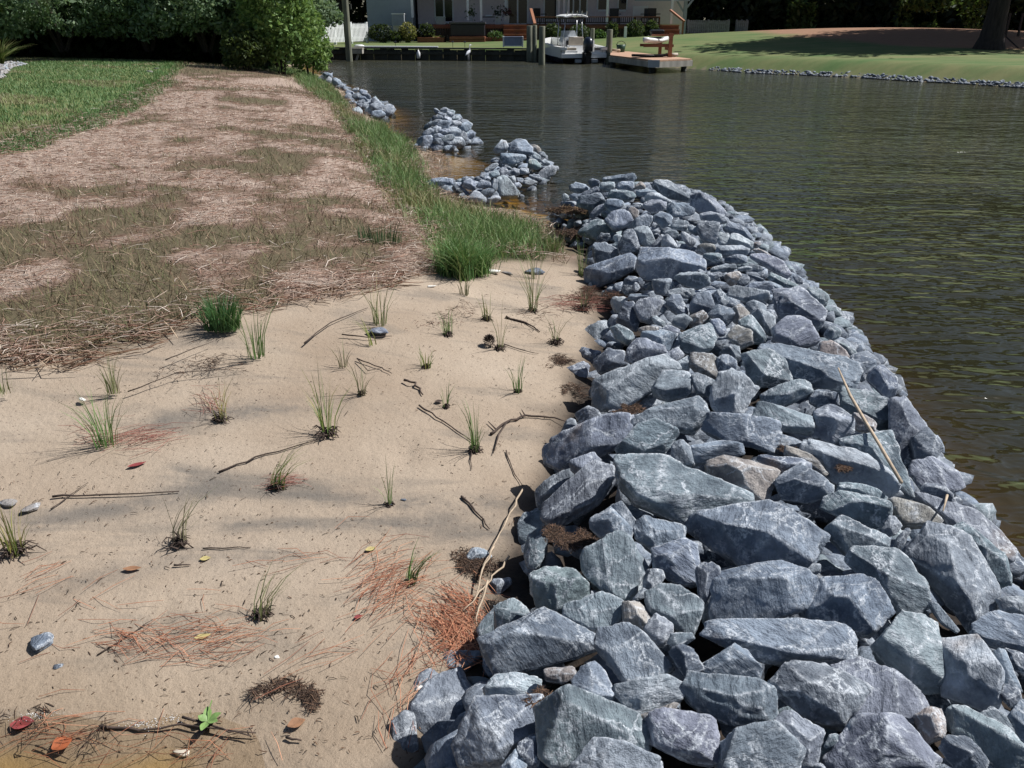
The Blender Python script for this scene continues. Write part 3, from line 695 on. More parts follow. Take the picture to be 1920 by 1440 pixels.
ROCKS = """Ap 772,1320 802,1288 840,1260 860,1252 880,1270 892,1300 892,1315 880,1335 860,1375 838,1412 802,1440 770,1380 760,1350 |large purple-grey boulder streaked with white veins at the sand corner of the pile
An 752,1315 790,1262 820,1252 832,1270 802,1290 772,1325 755,1325
An 735,1355 755,1332 772,1325 760,1355 770,1380 785,1412 758,1425 740,1400
An 892,1312 958,1312 1012,1310 1011,1345 1010,1370 972,1395 970,1410 940,1435 870,1445 838,1430 855,1380 878,1340 |broad dull grey boulder with a flat smooth top
Ag 1010,1330 1035,1302 1070,1296 1140,1315 1190,1340 1210,1370 1202,1412 1145,1405 1115,1405 1080,1420 1048,1435 1020,1415 |big rounded speckled green-grey boulder
Aw 1075,1430 1085,1408 1118,1388 1170,1398 1232,1425 1245,1440 1232,1470 1090,1470 |pale rock cut off by the lower picture edge below the speckled boulder
Ab 940,1438 955,1412 966,1405 985,1425 985,1440 970,1455 945,1455
Ad 972,1395 1010,1370 1008,1435 985,1435 970,1408
Ab 905,1198 945,1180 990,1158 1018,1145 1070,1172 1112,1195 1118,1212 1070,1230 995,1250 938,1265 918,1240 906,1220 |wide flat blue-grey wedge with mottled white top
Ag 899,1180 910,1160 938,1132 962,1126 990,1142 1002,1152 965,1172 920,1205 905,1210
An 828,1230 845,1222 885,1228 905,1222 885,1240 875,1255 832,1268
Aw 910,1292 932,1268 970,1262 1010,1275 1008,1290 970,1308 915,1310
At 1022,1255 1075,1250 1078,1270 1055,1280 1025,1275
Ab 1062,1292 1090,1252 1115,1240 1132,1260 1145,1288 1155,1320 1110,1312 1082,1302
Ag 1040,1145 1082,1130 1130,1111 1165,1130 1170,1152 1145,1178 1110,1178 1070,1160
An 918,1088 955,1084 958,1095 935,1115 928,1118
Dg 1000,1080 1025,1068 1072,1068 1112,1095 1115,1112 1065,1140 1040,1160 1025,1165 1002,1122 |green-grey block with one sunlit front face and a black side
Dn 862,1062 885,1030 905,1028 928,1040 915,1052 865,1070 |small flat grey stone lying apart on the sand
Dg 1092,1040 1112,1022 1158,1000 1178,1012 1212,1062 1202,1090 1185,1120 1168,1129 1130,1105 1115,1080 1100,1078 |many-sided green-grey cube with three sharp white ridges
Db 1098,980 1120,962 1144,952 1160,975 1185,992 1180,1010 1158,1005 1130,1008
Dd 1144,952 1165,942 1190,975 1192,1010 1185,992 1158,975
Dg 972,985 982,965 1018,955 1022,978 990,1005 988,1025 982,1032 976,1015
Dg 990,1005 1008,992 1026,1005 1020,1042 1005,1068 988,1060 982,1032
Dn 1021,945 1040,928 1080,890 1115,862 1138,868 1156,882 1145,908 1118,945 1080,970 1048,985 1022,972 |oval grey boulder leaning up towards the ridge
Dn 1006,920 1028,898 1065,881 1075,892 1040,935 1022,950 1010,950
Dp 1066,870 1090,855 1112,848 1125,862 1100,885 1080,892
Db 1192,978 1208,970 1280,988 1278,1018 1240,1030 1225,1032 1195,1010
Db 1225,1030 1240,1018 1282,1012 1305,1022 1311,1058 1300,1090 1270,1092 1232,1065 |squarish blue-grey block below the tan-patched slab
Dn 1205,1080 1212,1070 1222,1078 1240,1070 1245,1082 1230,1105 1208,1102
Ep 1019,838 1038,822 1100,800 1140,785 1175,780 1189,802 1185,825 1125,850 1062,878 1050,880 1022,858 |long purplish block with a black underside at the edge of the sand
En 1080,778 1105,764 1120,770 1132,790 1105,800 1088,800
Ed 1140,772 1152,769 1175,782 1165,790 1145,790
En 1052,812 1060,792 1075,782 1085,808 1062,815
En 1086,660 1092,651 1125,660 1120,678 1095,678 1088,672
En 1092,625 1105,612 1138,600 1148,628 1140,635 1120,645 1100,648 |grey cube with a lit top at the sand edge
Eg 1145,615 1160,609 1185,622 1188,632 1175,645 1155,635
Ed 1112,682 1140,655 1168,660 1175,682 1150,695 1125,698
Ep 1058,695 1092,678 1105,685 1100,708 1082,710
Eb 1195,622 1245,621 1268,628 1270,645 1255,658 1225,659 1212,642 |flat-topped blue-grey block with straight pale edges
Ep 1175,675 1180,650 1198,632 1215,648 1250,655 1260,658 1225,670 1190,680
Eg 1271,638 1275,625 1300,610 1330,605 1342,632 1335,652 1305,660 1278,655
Ep 1238,618 1252,608 1278,620 1270,628 1245,621
En 1240,670 1270,651 1282,665 1268,680 1255,675
Ew 1265,682 1288,668 1294,670 1292,692 1278,692
En 1350,658 1362,648 1385,650 1390,675 1380,678
Et 1294,685 1295,662 1325,660 1341,665 1349,705 1342,715 1310,702 |block with a rusty stain on its face
Ed 1295,700 1310,702 1342,715 1332,742 1308,740
Eb 1342,665 1365,665 1380,680 1380,700 1365,705 1350,705
Ew 1110,730 1120,710 1175,690 1240,668 1255,672 1268,692 1225,720 1180,755 1155,768 1132,758 1110,760 |long boulder with a white top
En 1218,738 1232,715 1245,696 1288,695 1294,708 1292,740 1275,745 1250,748
Eg 1190,785 1225,765 1275,748 1308,742 1325,755 1325,778 1298,810 1270,805 1225,795 1195,795 |broad dark green slab tilted towards the water
Eg 1148,855 1180,830 1195,800 1225,790 1265,800 1270,812 1248,832 1238,855 1200,860
Eb 1318,790 1330,778 1390,788 1455,790 1465,812 1462,825 1448,845 1400,838 1370,828 1320,802 |smooth purple-blue slab with a dark pointed end
Ew 1335,740 1350,702 1372,695 1400,708 1418,728 1400,760 1382,782 1360,780 1338,760 |pale tan oval boulder
Fg 1160,880 1165,862 1198,854 1245,860 1315,895 1378,925 1435,942 1415,952 1340,970 1290,980 1252,965 1198,940 1170,908 |long pale green slab with a rough white rim
Fb 1292,982 1310,962 1390,948 1440,944 1490,955 1545,998 1530,1020 1525,1050 1510,1068 1440,1060 1390,1055 1340,1025 |large blue slab with a tan oval patch
Ft 1305,882 1360,858 1410,860 1455,878 1460,895 1428,912 1435,940 1378,925 1340,908 |broad flat brownish slab with a white blotch
Fb 1290,838 1352,828 1400,835 1404,848 1352,855 1295,870
Fn 1260,838 1275,822 1292,838 1302,878 1280,878 1260,865
Fd 1450,930 1462,892 1502,872 1540,892 1558,910 1555,930 1515,939 1465,938 |dark wedge with a bright top behind the tan-patched slab
Fb 1415,852 1465,860 1502,862 1530,875 1502,885 1462,892 1452,880
Ft 1462,855 1478,840 1498,845 1515,858 1545,868 1550,885 1542,892 1525,880 1490,865
Fb 1345,1070 1415,1052 1465,1048 1505,1060 1530,1088 1528,1112 1510,1138 1440,1160 1340,1160 |biggest block with stepped white-edged ledges
Fd 1305,1070 1315,1058 1348,1055 1348,1080 1325,1125 1312,1122
Fn 1188,1122 1208,1100 1215,1108 1212,1118 1190,1128
Gw 1486,826 1515,824 1580,840 1625,852 1660,885 1680,920 1665,935 1615,912 1562,902 1560,875 1548,858 1500,840 |long pale rock with soil caught on its top
Gg 1562,908 1595,905 1645,918 1662,930 1660,938 1620,932 1578,925
Gg 1542,952 1550,930 1575,922 1665,940 1676,950 1670,980 1648,992 1600,978 1580,968 |smooth sea-green slab shaped like a brick
Gt 1668,940 1688,930 1725,940 1762,972 1760,980 1728,980 1692,985 1678,960 |tan brown weathered rock near the water
Gg 1548,995 1582,970 1620,988 1660,1005 1676,1030 1652,1035 1590,1035 1565,1012
Gg 1572,1032 1615,1032 1678,1032 1710,1060 1732,1098 1740,1130 1695,1150 1660,1120 1615,1075 |long pale green slab sloping down beside the biggest block
Gn 1690,1030 1708,990 1740,978 1772,988 1815,1010 1840,1055 1869,1102 1862,1142 1850,1180 1825,1182 1790,1140 1760,1110 1725,1070 |tall grey boulder with a notch beside the water
Gg 1772,980 1802,976 1840,1002 1878,1035 1894,1068 1892,1092 1872,1108 1850,1080 1825,1050 1812,1012 |pale green boulder at the waterline
Gp 1700,925 1752,935 1802,955 1830,958 1870,990 1898,1025 1905,1050 1902,1068 1878,1042 1840,1010 1802,980 1765,972 |dark purple slab half behind the pale green waterline boulder
Gp 1698,871 1728,865 1750,860 1770,872 1795,885 1806,910 1785,922 1725,910 1710,888 |purple-grey rock jutting out over the water
Gd 1722,922 1735,908 1760,908 1780,925 1795,945 1760,935
Gg 1580,825 1620,815 1670,810 1685,850 1692,900 1705,922 1685,928 1658,880 1625,852 1585,838 |three-sided green block under the dry reed stem
Gn 1508,1070 1522,1058 1538,1058 1538,1070 1515,1082
Gn 1650,998 1672,962 1690,985 1680,1000 1665,1005
Gd 1678,1012 1705,985 1708,992 1690,1032 1678,1028
Hp 1670,740 1695,748 1715,770 1738,805 1715,822 1720,860 1695,865 1680,840 1672,810 1685,775 |white-scuffed purple slab sloping into the water
Hd 1710,822 1738,805 1770,840 1750,860 1720,860
Hb 1398,648 1408,639 1460,645 1535,665 1600,680 1620,712 1620,725 1568,728 1520,722 1500,720 1480,700 1445,660 |very long blue block lying along the ridge
Hg 1390,680 1392,662 1442,656 1470,672 1482,700 1482,715 1450,728 1410,725 1395,705 |pale green rounded boulder
Hg 1415,750 1460,725 1510,711 1532,728 1510,740 1470,760 1440,760
Hg 1410,762 1425,752 1475,762 1535,785 1532,802 1520,812 1465,805 1410,780 |long dark green slab pointing at the tan oval boulder
Hp 1525,815 1532,790 1530,770 1565,758 1580,762 1598,788 1595,810 1560,828 1535,825
Hd 1512,748 1535,728 1570,738 1572,758 1535,762
Hg 1575,738 1585,725 1640,740 1682,762 1685,780 1672,805 1645,800 1598,775 1580,760 |smooth sea-green slab crossed by the dry reed stem
Ht 1592,775 1620,778 1645,792 1638,810 1610,805
Hb 1625,708 1648,680 1665,690 1680,708 1682,735 1660,740 1635,725 |smooth blue slab overhanging the water
Hb 1585,675 1605,665 1648,680 1630,702 1618,712 1605,692
Ht 1535,660 1542,640 1560,638 1585,660 1598,679 1578,678 1550,658
Hg 1545,628 1558,610 1578,618 1575,630 1560,638 |small green rock poking out towards the water
Hg 1560,638 1575,640 1605,658 1610,668 1595,670 1580,655
Hp 1452,635 1452,598 1495,595 1520,608 1536,635 1525,645 1495,652 1470,650 |big lilac rock with a flat white-flecked top
Hp 1440,575 1442,550 1500,540 1530,565 1558,595 1552,608 1520,615 1495,598 1458,595 |big lilac slab behind the white-flecked one
Hw 1510,538 1532,540 1554,558 1551,572 1532,570 1520,558 |pale rock on the waterside end of the lilac slab
Hg 1388,602 1408,590 1422,608 1442,638 1410,640 1388,625
Ht 1362,628 1382,611 1408,622 1410,642 1388,650 1372,640
Ht 1375,578 1388,571 1408,590 1390,610 1375,602
Hn 1395,572 1412,564 1435,572 1438,588 1415,588
Hw 1410,590 1422,584 1452,592 1452,630 1435,622
Jd 1112,465 1117,457 1135,457 1160,470 1162,477 1150,492 1123,498 1115,488 |dark cube standing over the grass end of the sand
Jb 1093,512 1100,505 1147,490 1190,470 1198,478 1183,507 1160,522 1147,528 1122,537 1098,528 |long block with a black front face on the sand
Jb 1197,498 1205,468 1235,465 1297,475 1335,493 1340,505 1293,510 1260,517 1252,523 1207,522 1198,513 |big bright slab with a black hollow end
Jw 1223,527 1257,523 1263,533 1245,552 1230,550 1225,537
Jw 1263,522 1277,513 1302,511 1310,520 1327,522 1328,533 1310,540 1290,538 1268,532
Jn 1245,548 1277,540 1305,543 1303,550 1288,558 1260,557
Jp 1187,565 1220,558 1242,567 1233,578 1225,597 1215,605 1200,600 |mauve square-faced rock above the sand
Jb 1177,560 1183,552 1213,551 1220,560 1190,567
Jd 1157,605 1173,567 1187,568 1198,602 1192,620 1177,617
Jw 1145,567 1150,558 1177,557 1173,568 1167,583 1153,585
Jn 1140,603 1150,590 1162,592 1157,607 1145,613
Jb 1248,572 1257,557 1275,553 1288,582 1292,588 1273,590 1267,573
Jb 1292,582 1305,553 1328,548 1340,577 1330,592 1307,583
Jd 1333,555 1350,543 1368,562 1357,575 1340,575
Jw 1260,607 1267,590 1282,588 1297,600 1282,617
Jt 1293,593 1317,583 1327,593 1313,608 1292,613
Jb 1328,590 1340,575 1360,572 1380,582 1373,598 1360,608 1343,597
Jb 1333,603 1343,595 1358,607 1362,622 1350,632 1342,620
Jw 1185,540 1192,528 1199,537 1193,548
Jw 1102,537 1107,527 1111,538 1105,542 |small white pointed stone standing on the sand
Jw 1223,597 1230,592 1247,605 1242,612 1228,607
Jt 1192,620 1210,612 1235,613 1237,620 1210,622
Jd 1168,533 1187,527 1198,527 1190,547 1168,555
Kd 1160,460 1180,425 1190,437 1197,453 1200,470 1163,473
Kw 1185,437 1195,426 1215,425 1227,452 1217,462 1198,455 |bright white-faced rock with a black side
Kw 1237,465 1247,437 1263,450 1273,467 |small pale pyramid-shaped pointed stone
Kn 1217,465 1240,440 1247,438 1237,465
Kw 1275,433 1287,437 1308,452 1293,462 1283,452
Kg 1247,434 1260,432 1275,437 1263,448 1255,445
Kg 1222,347 1230,339 1253,339 1283,358 1295,370 1290,377 1267,370 1247,368 1230,358 |pale green slab on the far end of the ridge
Kb 1125,340 1130,333 1188,328 1195,337 1187,343 1157,342 |flat rectangular capstone at the far tip
Kb 1157,342 1187,340 1188,356 1157,355
Kg 1127,342 1150,342 1153,352 1143,358 1125,355
Kd 1102,340 1108,335 1124,340 1123,347 1108,352
Kb 1068,350 1080,342 1087,348 1093,355 1107,350 1100,358 1083,362 1070,358
Kn 1048,363 1053,350 1067,348 1068,357 1057,365
Kd 1093,362 1123,348 1125,360 1100,368 1080,375
Kd 1077,382 1090,370 1123,363 1132,377 1107,395 1093,385 |dark slab tilted over the brown soil at the far end
Kd 1027,377 1033,372 1048,372 1038,382 1025,388
Kw 1017,387 1018,380 1025,380 1022,392
Kd 1012,402 1030,391 1033,395 1018,410
Kg 1013,417 1040,395 1040,407 1033,425 1020,417
Kw 1052,368 1058,363 1067,368 1057,380
Kg 1140,368 1147,357 1187,357 1192,368 1177,376 1153,373
Kb 1133,385 1140,373 1167,375 1168,383 1158,395 1142,397
Kp 1107,400 1120,387 1137,382 1138,390 1127,398 1108,412
Kw 1205,377 1215,365 1233,362 1265,382 1247,383 1222,377
Kn 1202,385 1222,375 1248,380 1245,392 1222,398
Kb 1132,410 1142,398 1163,393 1177,397 1185,413 1167,427 1150,432 1140,425 |blue cube in the far half with a dark front
Kg 1080,437 1117,412 1142,417 1145,435 1117,448 1100,443 |deep green slab beside the brown soil hollow
Kd 1115,453 1128,437 1145,440 1133,455
Kw 1147,443 1157,440 1167,443 1160,460
Kb 1180,425 1203,400 1222,405 1223,413 1215,425 1187,430
Kt 1177,392 1185,388 1198,393 1195,407 1187,413
Kb 1225,403 1240,398 1260,405 1257,417 1242,427 1228,412
Kb 1247,383 1283,383 1305,395 1283,408 1260,405
Kp 1173,387 1198,385 1200,390 1178,392
Kb 1098,483 1110,468 1115,480 1107,485
Kt 1188,352 1202,339 1212,352 1197,353
Kb 1188,358 1213,355 1235,360 1215,367 1198,367
Kn 1257,422 1270,413 1290,417 1290,432 1260,428
Kd 1290,423 1300,422 1312,430 1308,443 1292,433
Lp 1297,368 1310,365 1340,377 1367,405 1357,405 1340,410 1320,397 1297,387 |big lilac boulder on the far waterside shoulder
Ln 1313,402 1333,397 1357,403 1367,413 1347,418 1317,412
Ln 1303,420 1317,417 1348,423 1350,437 1343,453 1318,448 1312,433 |big speckled grey boulder in the far half
Lb 1360,432 1368,417 1387,422 1405,437 1412,450 1390,447 1373,437
Lw 1343,450 1357,438 1370,437 1368,458 1353,462
Lw 1368,450 1373,438 1385,440 1415,457 1413,465 1387,463 1370,460
Lp 1412,455 1425,453 1427,458 1417,465
Lt 1305,468 1312,458 1338,462 1342,470 1323,477 1308,475 |orange-tan flat rock among grey ones
Lw 1340,473 1348,462 1390,460 1403,468 1398,477 1377,482 1353,480
Lg 1315,478 1327,475 1352,475 1353,490 1337,490
Lb 1355,488 1378,478 1400,480 1400,492 1378,493
Lp 1402,478 1415,472 1435,475 1468,490 1483,507 1482,522 1460,507 1420,490 |long lilac slab with a dark slit beside the water
Lt 1407,468 1423,467 1440,475 1452,485 1432,478
Ln 1340,500 1378,495 1380,503 1357,510 1327,510
Lw 1380,503 1400,498 1413,503 1390,508
Ln 1402,492 1433,502 1428,508 1400,500
Lt 1357,515 1383,510 1393,513 1382,527 1372,533 1363,527
Ld 1383,527 1397,515 1407,518 1403,532 1387,540
Lg 1438,515 1448,512 1465,520 1500,537 1470,542 1443,523
Lb 1398,537 1417,528 1437,530 1457,542 1447,550 1407,545
Lw 1360,545 1382,538 1437,548 1438,558 1415,562 1402,565 1367,553 |long bright rock with an overhanging edge
Lb 1427,527 1445,528 1473,540 1458,547 1437,533
Ld 1485,515 1500,518 1507,532 1493,530
Ln 1320,515 1347,510 1357,515 1337,527
Ln 1307,508 1313,505 1322,510 1318,515 1310,515
Bb 1325,1190 1330,1168 1420,1165 1510,1166 1582,1175 1620,1198 1638,1220 1635,1230 1570,1242 1550,1240 1445,1240 1408,1225 1370,1202 |lower ledge of layered blue rock
Bb 1510,1142 1520,1112 1545,1088 1615,1082 1648,1105 1674,1142 1658,1162 1625,1190 1585,1175 1520,1165
Bb 1318,1250 1345,1228 1378,1210 1398,1222 1435,1268 1420,1274 1370,1270 1320,1265 |small flat grey trapezoid
Bg 1285,1298 1300,1268 1335,1265 1415,1278 1452,1298 1470,1328 1460,1350 1420,1360 1370,1355 1320,1332 |long pale green-blue slab with branching white veins
Bp 1212,1350 1230,1332 1280,1340 1310,1350 1338,1350 1354,1405 1345,1430 1300,1422 1275,1418 1225,1392 |purple-grey block with white blotches
Bg 1348,1382 1395,1368 1452,1360 1485,1380 1502,1405 1500,1440 1490,1465 1340,1465 1345,1430 |big green-blue boulder with a tan corner
Bn 1455,1360 1470,1328 1510,1355 1542,1372 1542,1395 1530,1430 1502,1438 1500,1400
Bw 1140,1288 1190,1298 1250,1270 1292,1288 1280,1305 1200,1342 1182,1322 |pale ribbed rock with a yellow stain
Bt 1200,1342 1275,1312 1258,1342 1220,1342 1205,1355
Bd 1255,1222 1280,1208 1300,1220 1318,1252 1302,1270 1292,1280 1265,1245
Bn 1208,1180 1228,1150 1260,1172 1258,1190 1240,1215 1220,1198
Bt 1168,1130 1200,1128 1218,1158 1205,1182 1170,1165
Bb 1120,1215 1125,1180 1145,1172 1180,1172 1220,1205 1260,1242 1255,1255 1225,1280 1200,1295 1165,1270 |oblong slab with a rust spot on its face
Bg 1212,1112 1238,1096 1272,1098 1318,1130 1315,1155 1295,1190 1262,1180 1255,1165 1220,1148 |light green-grey block with a dark shaded side
Bn 1260,1188 1295,1188 1300,1198 1280,1212 1260,1220 1250,1205
Cn 1455,1280 1492,1240 1545,1240 1615,1278 1622,1292 1600,1320 1580,1352 1550,1358 1520,1345 1465,1302 |mottled grey boulder with a rusty lower corner
Cp 1565,1252 1615,1238 1665,1255 1680,1275 1728,1305 1742,1328 1715,1348 1600,1348 1592,1332 1600,1318 1622,1288 |purple wedge with a bright white ridge line
Cg 1640,1215 1670,1180 1695,1152 1725,1148 1758,1165 1765,1218 1775,1292 1752,1312 1715,1298 1665,1250 |tall dark green boulder half in shade
Cw 1765,1202 1795,1195 1845,1195 1860,1212 1878,1265 1872,1318 1852,1328 1772,1300 1770,1255 |creamy white squarish boulder
Cd 1738,1122 1760,1135 1795,1178 1800,1192 1768,1172
Cp 1548,1418 1585,1390 1575,1372 1615,1348 1690,1345 1710,1362 1720,1395 1752,1422 1748,1440 1728,1470 1565,1470 |big purple boulder at the bottom of the pile
Ct 1715,1342 1740,1328 1762,1332 1775,1365 1768,1380 1735,1390 1725,1370 |small pinkish brown rock
Cg 1770,1332 1815,1330 1845,1365 1890,1368 1920,1405 1930,1440 1890,1455 1852,1430 1815,1385 1775,1365 |green boulder with large white blotches
Cg 1835,1345 1860,1325 1888,1345 1908,1378 1890,1380 1852,1362
Cb 1862,1212 1885,1222 1915,1295 1900,1305 1878,1275 1875,1255
Cd 1875,1305 1885,1282 1910,1292 1915,1312 1895,1325
Cb 1810,1188 1850,1180 1865,1148 1930,1158 1938,1230 1915,1228 1875,1215 1845,1195
Cw 1870,1122 1905,1119 1935,1125 1930,1152 1880,1145 |flat pale stone at the water beyond the creamy boulder
Cd 1878,1215 1915,1225 1930,1240 1928,1262 1898,1252
Cb 1895,1325 1915,1312 1935,1320 1935,1392 1915,1385 1890,1345
Cd 1775,1385 1810,1382 1850,1425 1840,1450 1790,1440 1765,1405
Cg 1545,1402 1555,1378 1575,1375 1572,1395
Cn 1525,1435 1540,1430 1548,1440 1540,1450
Mw 922,287 940,263 948,265 952,277 942,288 927,290 |leaning pale slab on the middle islet
Mb 952,283 957,270 968,262 983,262 997,277 997,288 977,290 960,288 |big blue capstone on the middle islet
Mb 933,298 935,290 977,290 993,295 965,307 943,305
Mt 993,272 1003,272 1018,283 1010,288 998,280 |only pinkish tan rock of the middle islet
Mw 998,293 1002,285 1013,293 1015,303 1002,298
Mn 1010,285 1020,285 1025,295 1013,293
Mg 990,313 992,300 1002,298 1017,312 1007,317
Mw 973,323 977,315 990,317 992,325 978,327
Mw 1013,303 1022,298 1033,307 1023,310
Mw 1005,327 1020,317 1033,310 1042,317 1040,328 1020,338 1010,342 |broad bright rock on the water end of the middle islet
Mw 980,345 983,337 997,337 1008,342 993,348
Mn 957,323 962,315 972,317 973,327 963,330
Mg 915,327 933,317 937,328 923,333
Mn 937,328 937,318 947,313 953,323 945,330
Mn 908,318 922,308 937,305 927,315 913,323
Mw 932,353 933,332 947,330 960,343 972,363 968,370 957,372 950,372 937,370 |tall smooth pale rock standing on the near side of the middle islet
Md 918,353 925,335 933,333 932,355 928,358
Mb 893,350 902,337 918,342 920,350 898,353
Mb 868,352 873,333 883,335 893,347 890,357
Mb 792,347 813,335 835,334 855,342 850,345 840,352 818,355 800,354 |widest flat slab of the middle islet in the green grass
Mb 817,370 823,353 848,350 858,367 843,373 827,375
Md 847,353 855,342 867,353 865,362 853,362
Mb 855,343 867,350 873,358 883,365 877,367 867,358
Mw 860,367 867,360 877,368 870,377
Mw 873,378 890,357 908,367 913,383 887,383
Md 900,362 915,352 928,357 922,367 910,368
Mw 910,372 928,365 942,372 930,378 915,382
Mw 965,345 972,342 978,348 975,352 967,350
Mn 950,332 965,330 967,340 962,343 953,337
Md 967,333 982,335 978,345 970,342
Md 993,328 1010,327 1018,338 1010,342 995,338"""
for i, ln in enumerate(ROCKS.split('\n')):
    body, _, hand = ln.partition('|')
    b = body.split(); code = b[0][1]
    poly = [tuple(map(int, q.split(','))) for q in b[1:]]
    where = 'islet' if b[0][0] == 'M' else 'ridge'
    add_rock(poly, code, 100 + i * 7, hand or None, where)

# the three lesser heaps, stone by stone
def scatter_heap(poly_px, n, smin, smax, where, seed, ymid):
    rr = random.Random(seed); done = []
    x0 = min(p[0] for p in poly_px); x1 = max(p[0] for p in poly_px); y0 = min(p[1] for p in poly_px); y1 = max(p[1] for p in poly_px)
    tries = 0
    while len(done) < n and tries < 6000:
        tries += 1
        x, y = rr.uniform(x0, x1), rr.uniform(y0, y1)
        if sd_poly([x], [y], poly_px)[0] < 1: continue
        f = (y - y0) / (y1 - y0)
        s = (smin + (smax - smin) * f) * rr.uniform(.75, 1.3)
        if any(((x - a) / (s + c)) ** 2 + ((y - b) / ((s + c) * .62)) ** 2 < .40 for a, b, c in done): continue
        done.append((x, y, s))
    done.sort(key=lambda q: q[1])
    for k, (x, y, s) in enumerate(done):
        m_ = rr.choice([5, 6, 6, 7]); a0 = rr.uniform(0, 6.28); asp = rr.uniform(.5, .85); tl = rr.uniform(-.35, .35)
        pl = []
        for j in range(m_):
            a = a0 + 6.283 * j / m_ + rr.uniform(-.3, .3); r_ = s * rr.uniform(.85, 1.15)
            dx, dy = math.cos(a) * r_, math.sin(a) * r_ * asp
            pl.append((x + dx, y + dy + dx * tl))
        add_rock(pl, rr.choice('bbbbnnwgwd'), seed * 1000 + k * 3, None, where)
scatter_heap([(778, 280), (850, 282), (892, 272), (896, 262), (880, 235), (866, 208), (846, 204), (812, 207), (806, 232), (795, 256)], 30, 8, 16, 'mound', 31, 240)
scatter_heap([(648, 188), (668, 212), (712, 218), (742, 210), (728, 192), (696, 172), (672, 164), (650, 168)], 20, 8, 13, 'bank', 32, 190)
scatter_heap([(598, 146), (640, 166), (656, 162), (640, 146), (618, 135), (598, 136)], 10, 7, 10, 'bend', 33, 150)

# rubble that fills the gaps between and below the stones (too many small ones to tell apart)
def rubble(name, pts, sizes, codes, lvl=2, label=None):
    Vs, Fs, Cs, Ws = [], [], [], []; b = 0
    for k, (p_, s_, c_) in enumerate(zip(pts, sizes, codes)):
        n_ = 11; Nn = rng.normal(size=(n_, 3)); Nn /= np.linalg.norm(Nn, axis=1)[:, None]
        Nn = np.concatenate([Nn, -Nn[:4]]); Hh = rng.uniform(.55, 1.0, len(Nn)) * s_ / 2
        ax = np.diag([s_ / 2 * rng.uniform(.8, 1.3), s_ / 2 * rng.uniform(.8, 1.3), s_ / 2 * rng.uniform(.5, .8)])
        v_, f_, e_ = rock_from_planes(Nn, Hh, ax, s_, lvl, k % 89 + .3)
        v_ = np.clip(v_, -s_, s_) * np.array([1, 1, .75])
        Vs.append(v_ + np.array(p_)); Fs.append(f_ + b); b += len(v_); Ws.append(e_)
        Cs.append(np.tile(np.array(TINT[c_]) * rng.uniform(.8, 1.1), (len(v_), 1)))
    return tag(mk(name, np.concatenate(Vs), np.concatenate(Fs), M_ROCK, cols=np.concatenate(Cs), attrs={"wear": np.concatenate(Ws)}), label=label, kind='stuff')
pts, szs, cds = [], [], []
for poly, num, smin, smax in [(PILE, 1500, .07, .19), (ISLET, 130, .1, .2), (MOUND, 120, .12, .24), (BANKA, 110, .15, .35), (BANKB, 70, .15, .4)]:
    xs = [p[0] for p in poly]; yy = [p[1] for p in poly]; c = 0
    while c < num:
        qx = rng.uniform(min(xs), max(xs), 400); qy = rng.uniform(min(yy), max(yy), 400)
        ok = sd_poly(qx, qy, poly) > .02
        hz = heap(qx, qy, .0)
        for a, b_, h_, k_ in zip(qx, qy, hz, ok):
            if k_ and c < num:
                s = rng.uniform(smin, smax); pts.append((a, b_, h_ - .04 - .07 * min(1, max(0, h_ / .35)) - s * .28)); szs.append(s); cds.append(random.choice('bdndgbn')); c += 1
rubble("rubble", pts, szs, cds, 2, "small broken grey stone filling the gaps under the rocks")
# rough stone edge along the far right bank
pts, szs, cds = [], [], []
edge_line = [(1295, 128), (1400, 137), (1500, 141), (1600, 145), (1700, 152), (1800, 157), (1920, 165), (2100, 180)]
for k in range(760):
    t = random.random() * (len(edge_line) - 1); i = int(t); f = t - i
    px = edge_line[i][0] * (1 - f) + edge_line[i + 1][0] * f; py = edge_line[i][1] * (1 - f) + edge_line[i + 1][1] * f
    q = G(px, py - 1, .02); s = random.uniform(.05, .15) * (1 if random.random() < .9 else 1.4)
    dd = random.uniform(-.10, .26)
    pts.append((q.x + dd * .55, q.y + dd * .8, .02 + max(0, dd) * .42)); szs.append(s); cds.append('d' if random.random() < .93 else 'n')
rubble("revetment_stones", pts, szs, cds, 2, "low edging of dark broken stone along the far right bank")
# ------------------------------------------------------------------ far bank: bulkhead, house, boat, dock
def WX(px, Y, py=50): return AT(px, py, Y).x
def WZ(py, Y): return AT(960, py, Y).z
def boxpx(mb, px0, px1, py0, py1, Y, dep, zb=None):
    z1 = WZ(py0, Y); z0 = WZ(py1, Y) if zb is None else zb
    mb.box(WX(px0, Y, py1), WX(px1, Y, py1), Y, Y + dep, z0, z1); return mb
def boxobj(name, px0, px1, py0, py1, Y, dep, mat, parent=None, zb=None, bevel=0.0):
    return boxpx(MB(), px0, px1, py0, py1, Y, dep, zb).build(name, mat, parent, bevel=bevel)

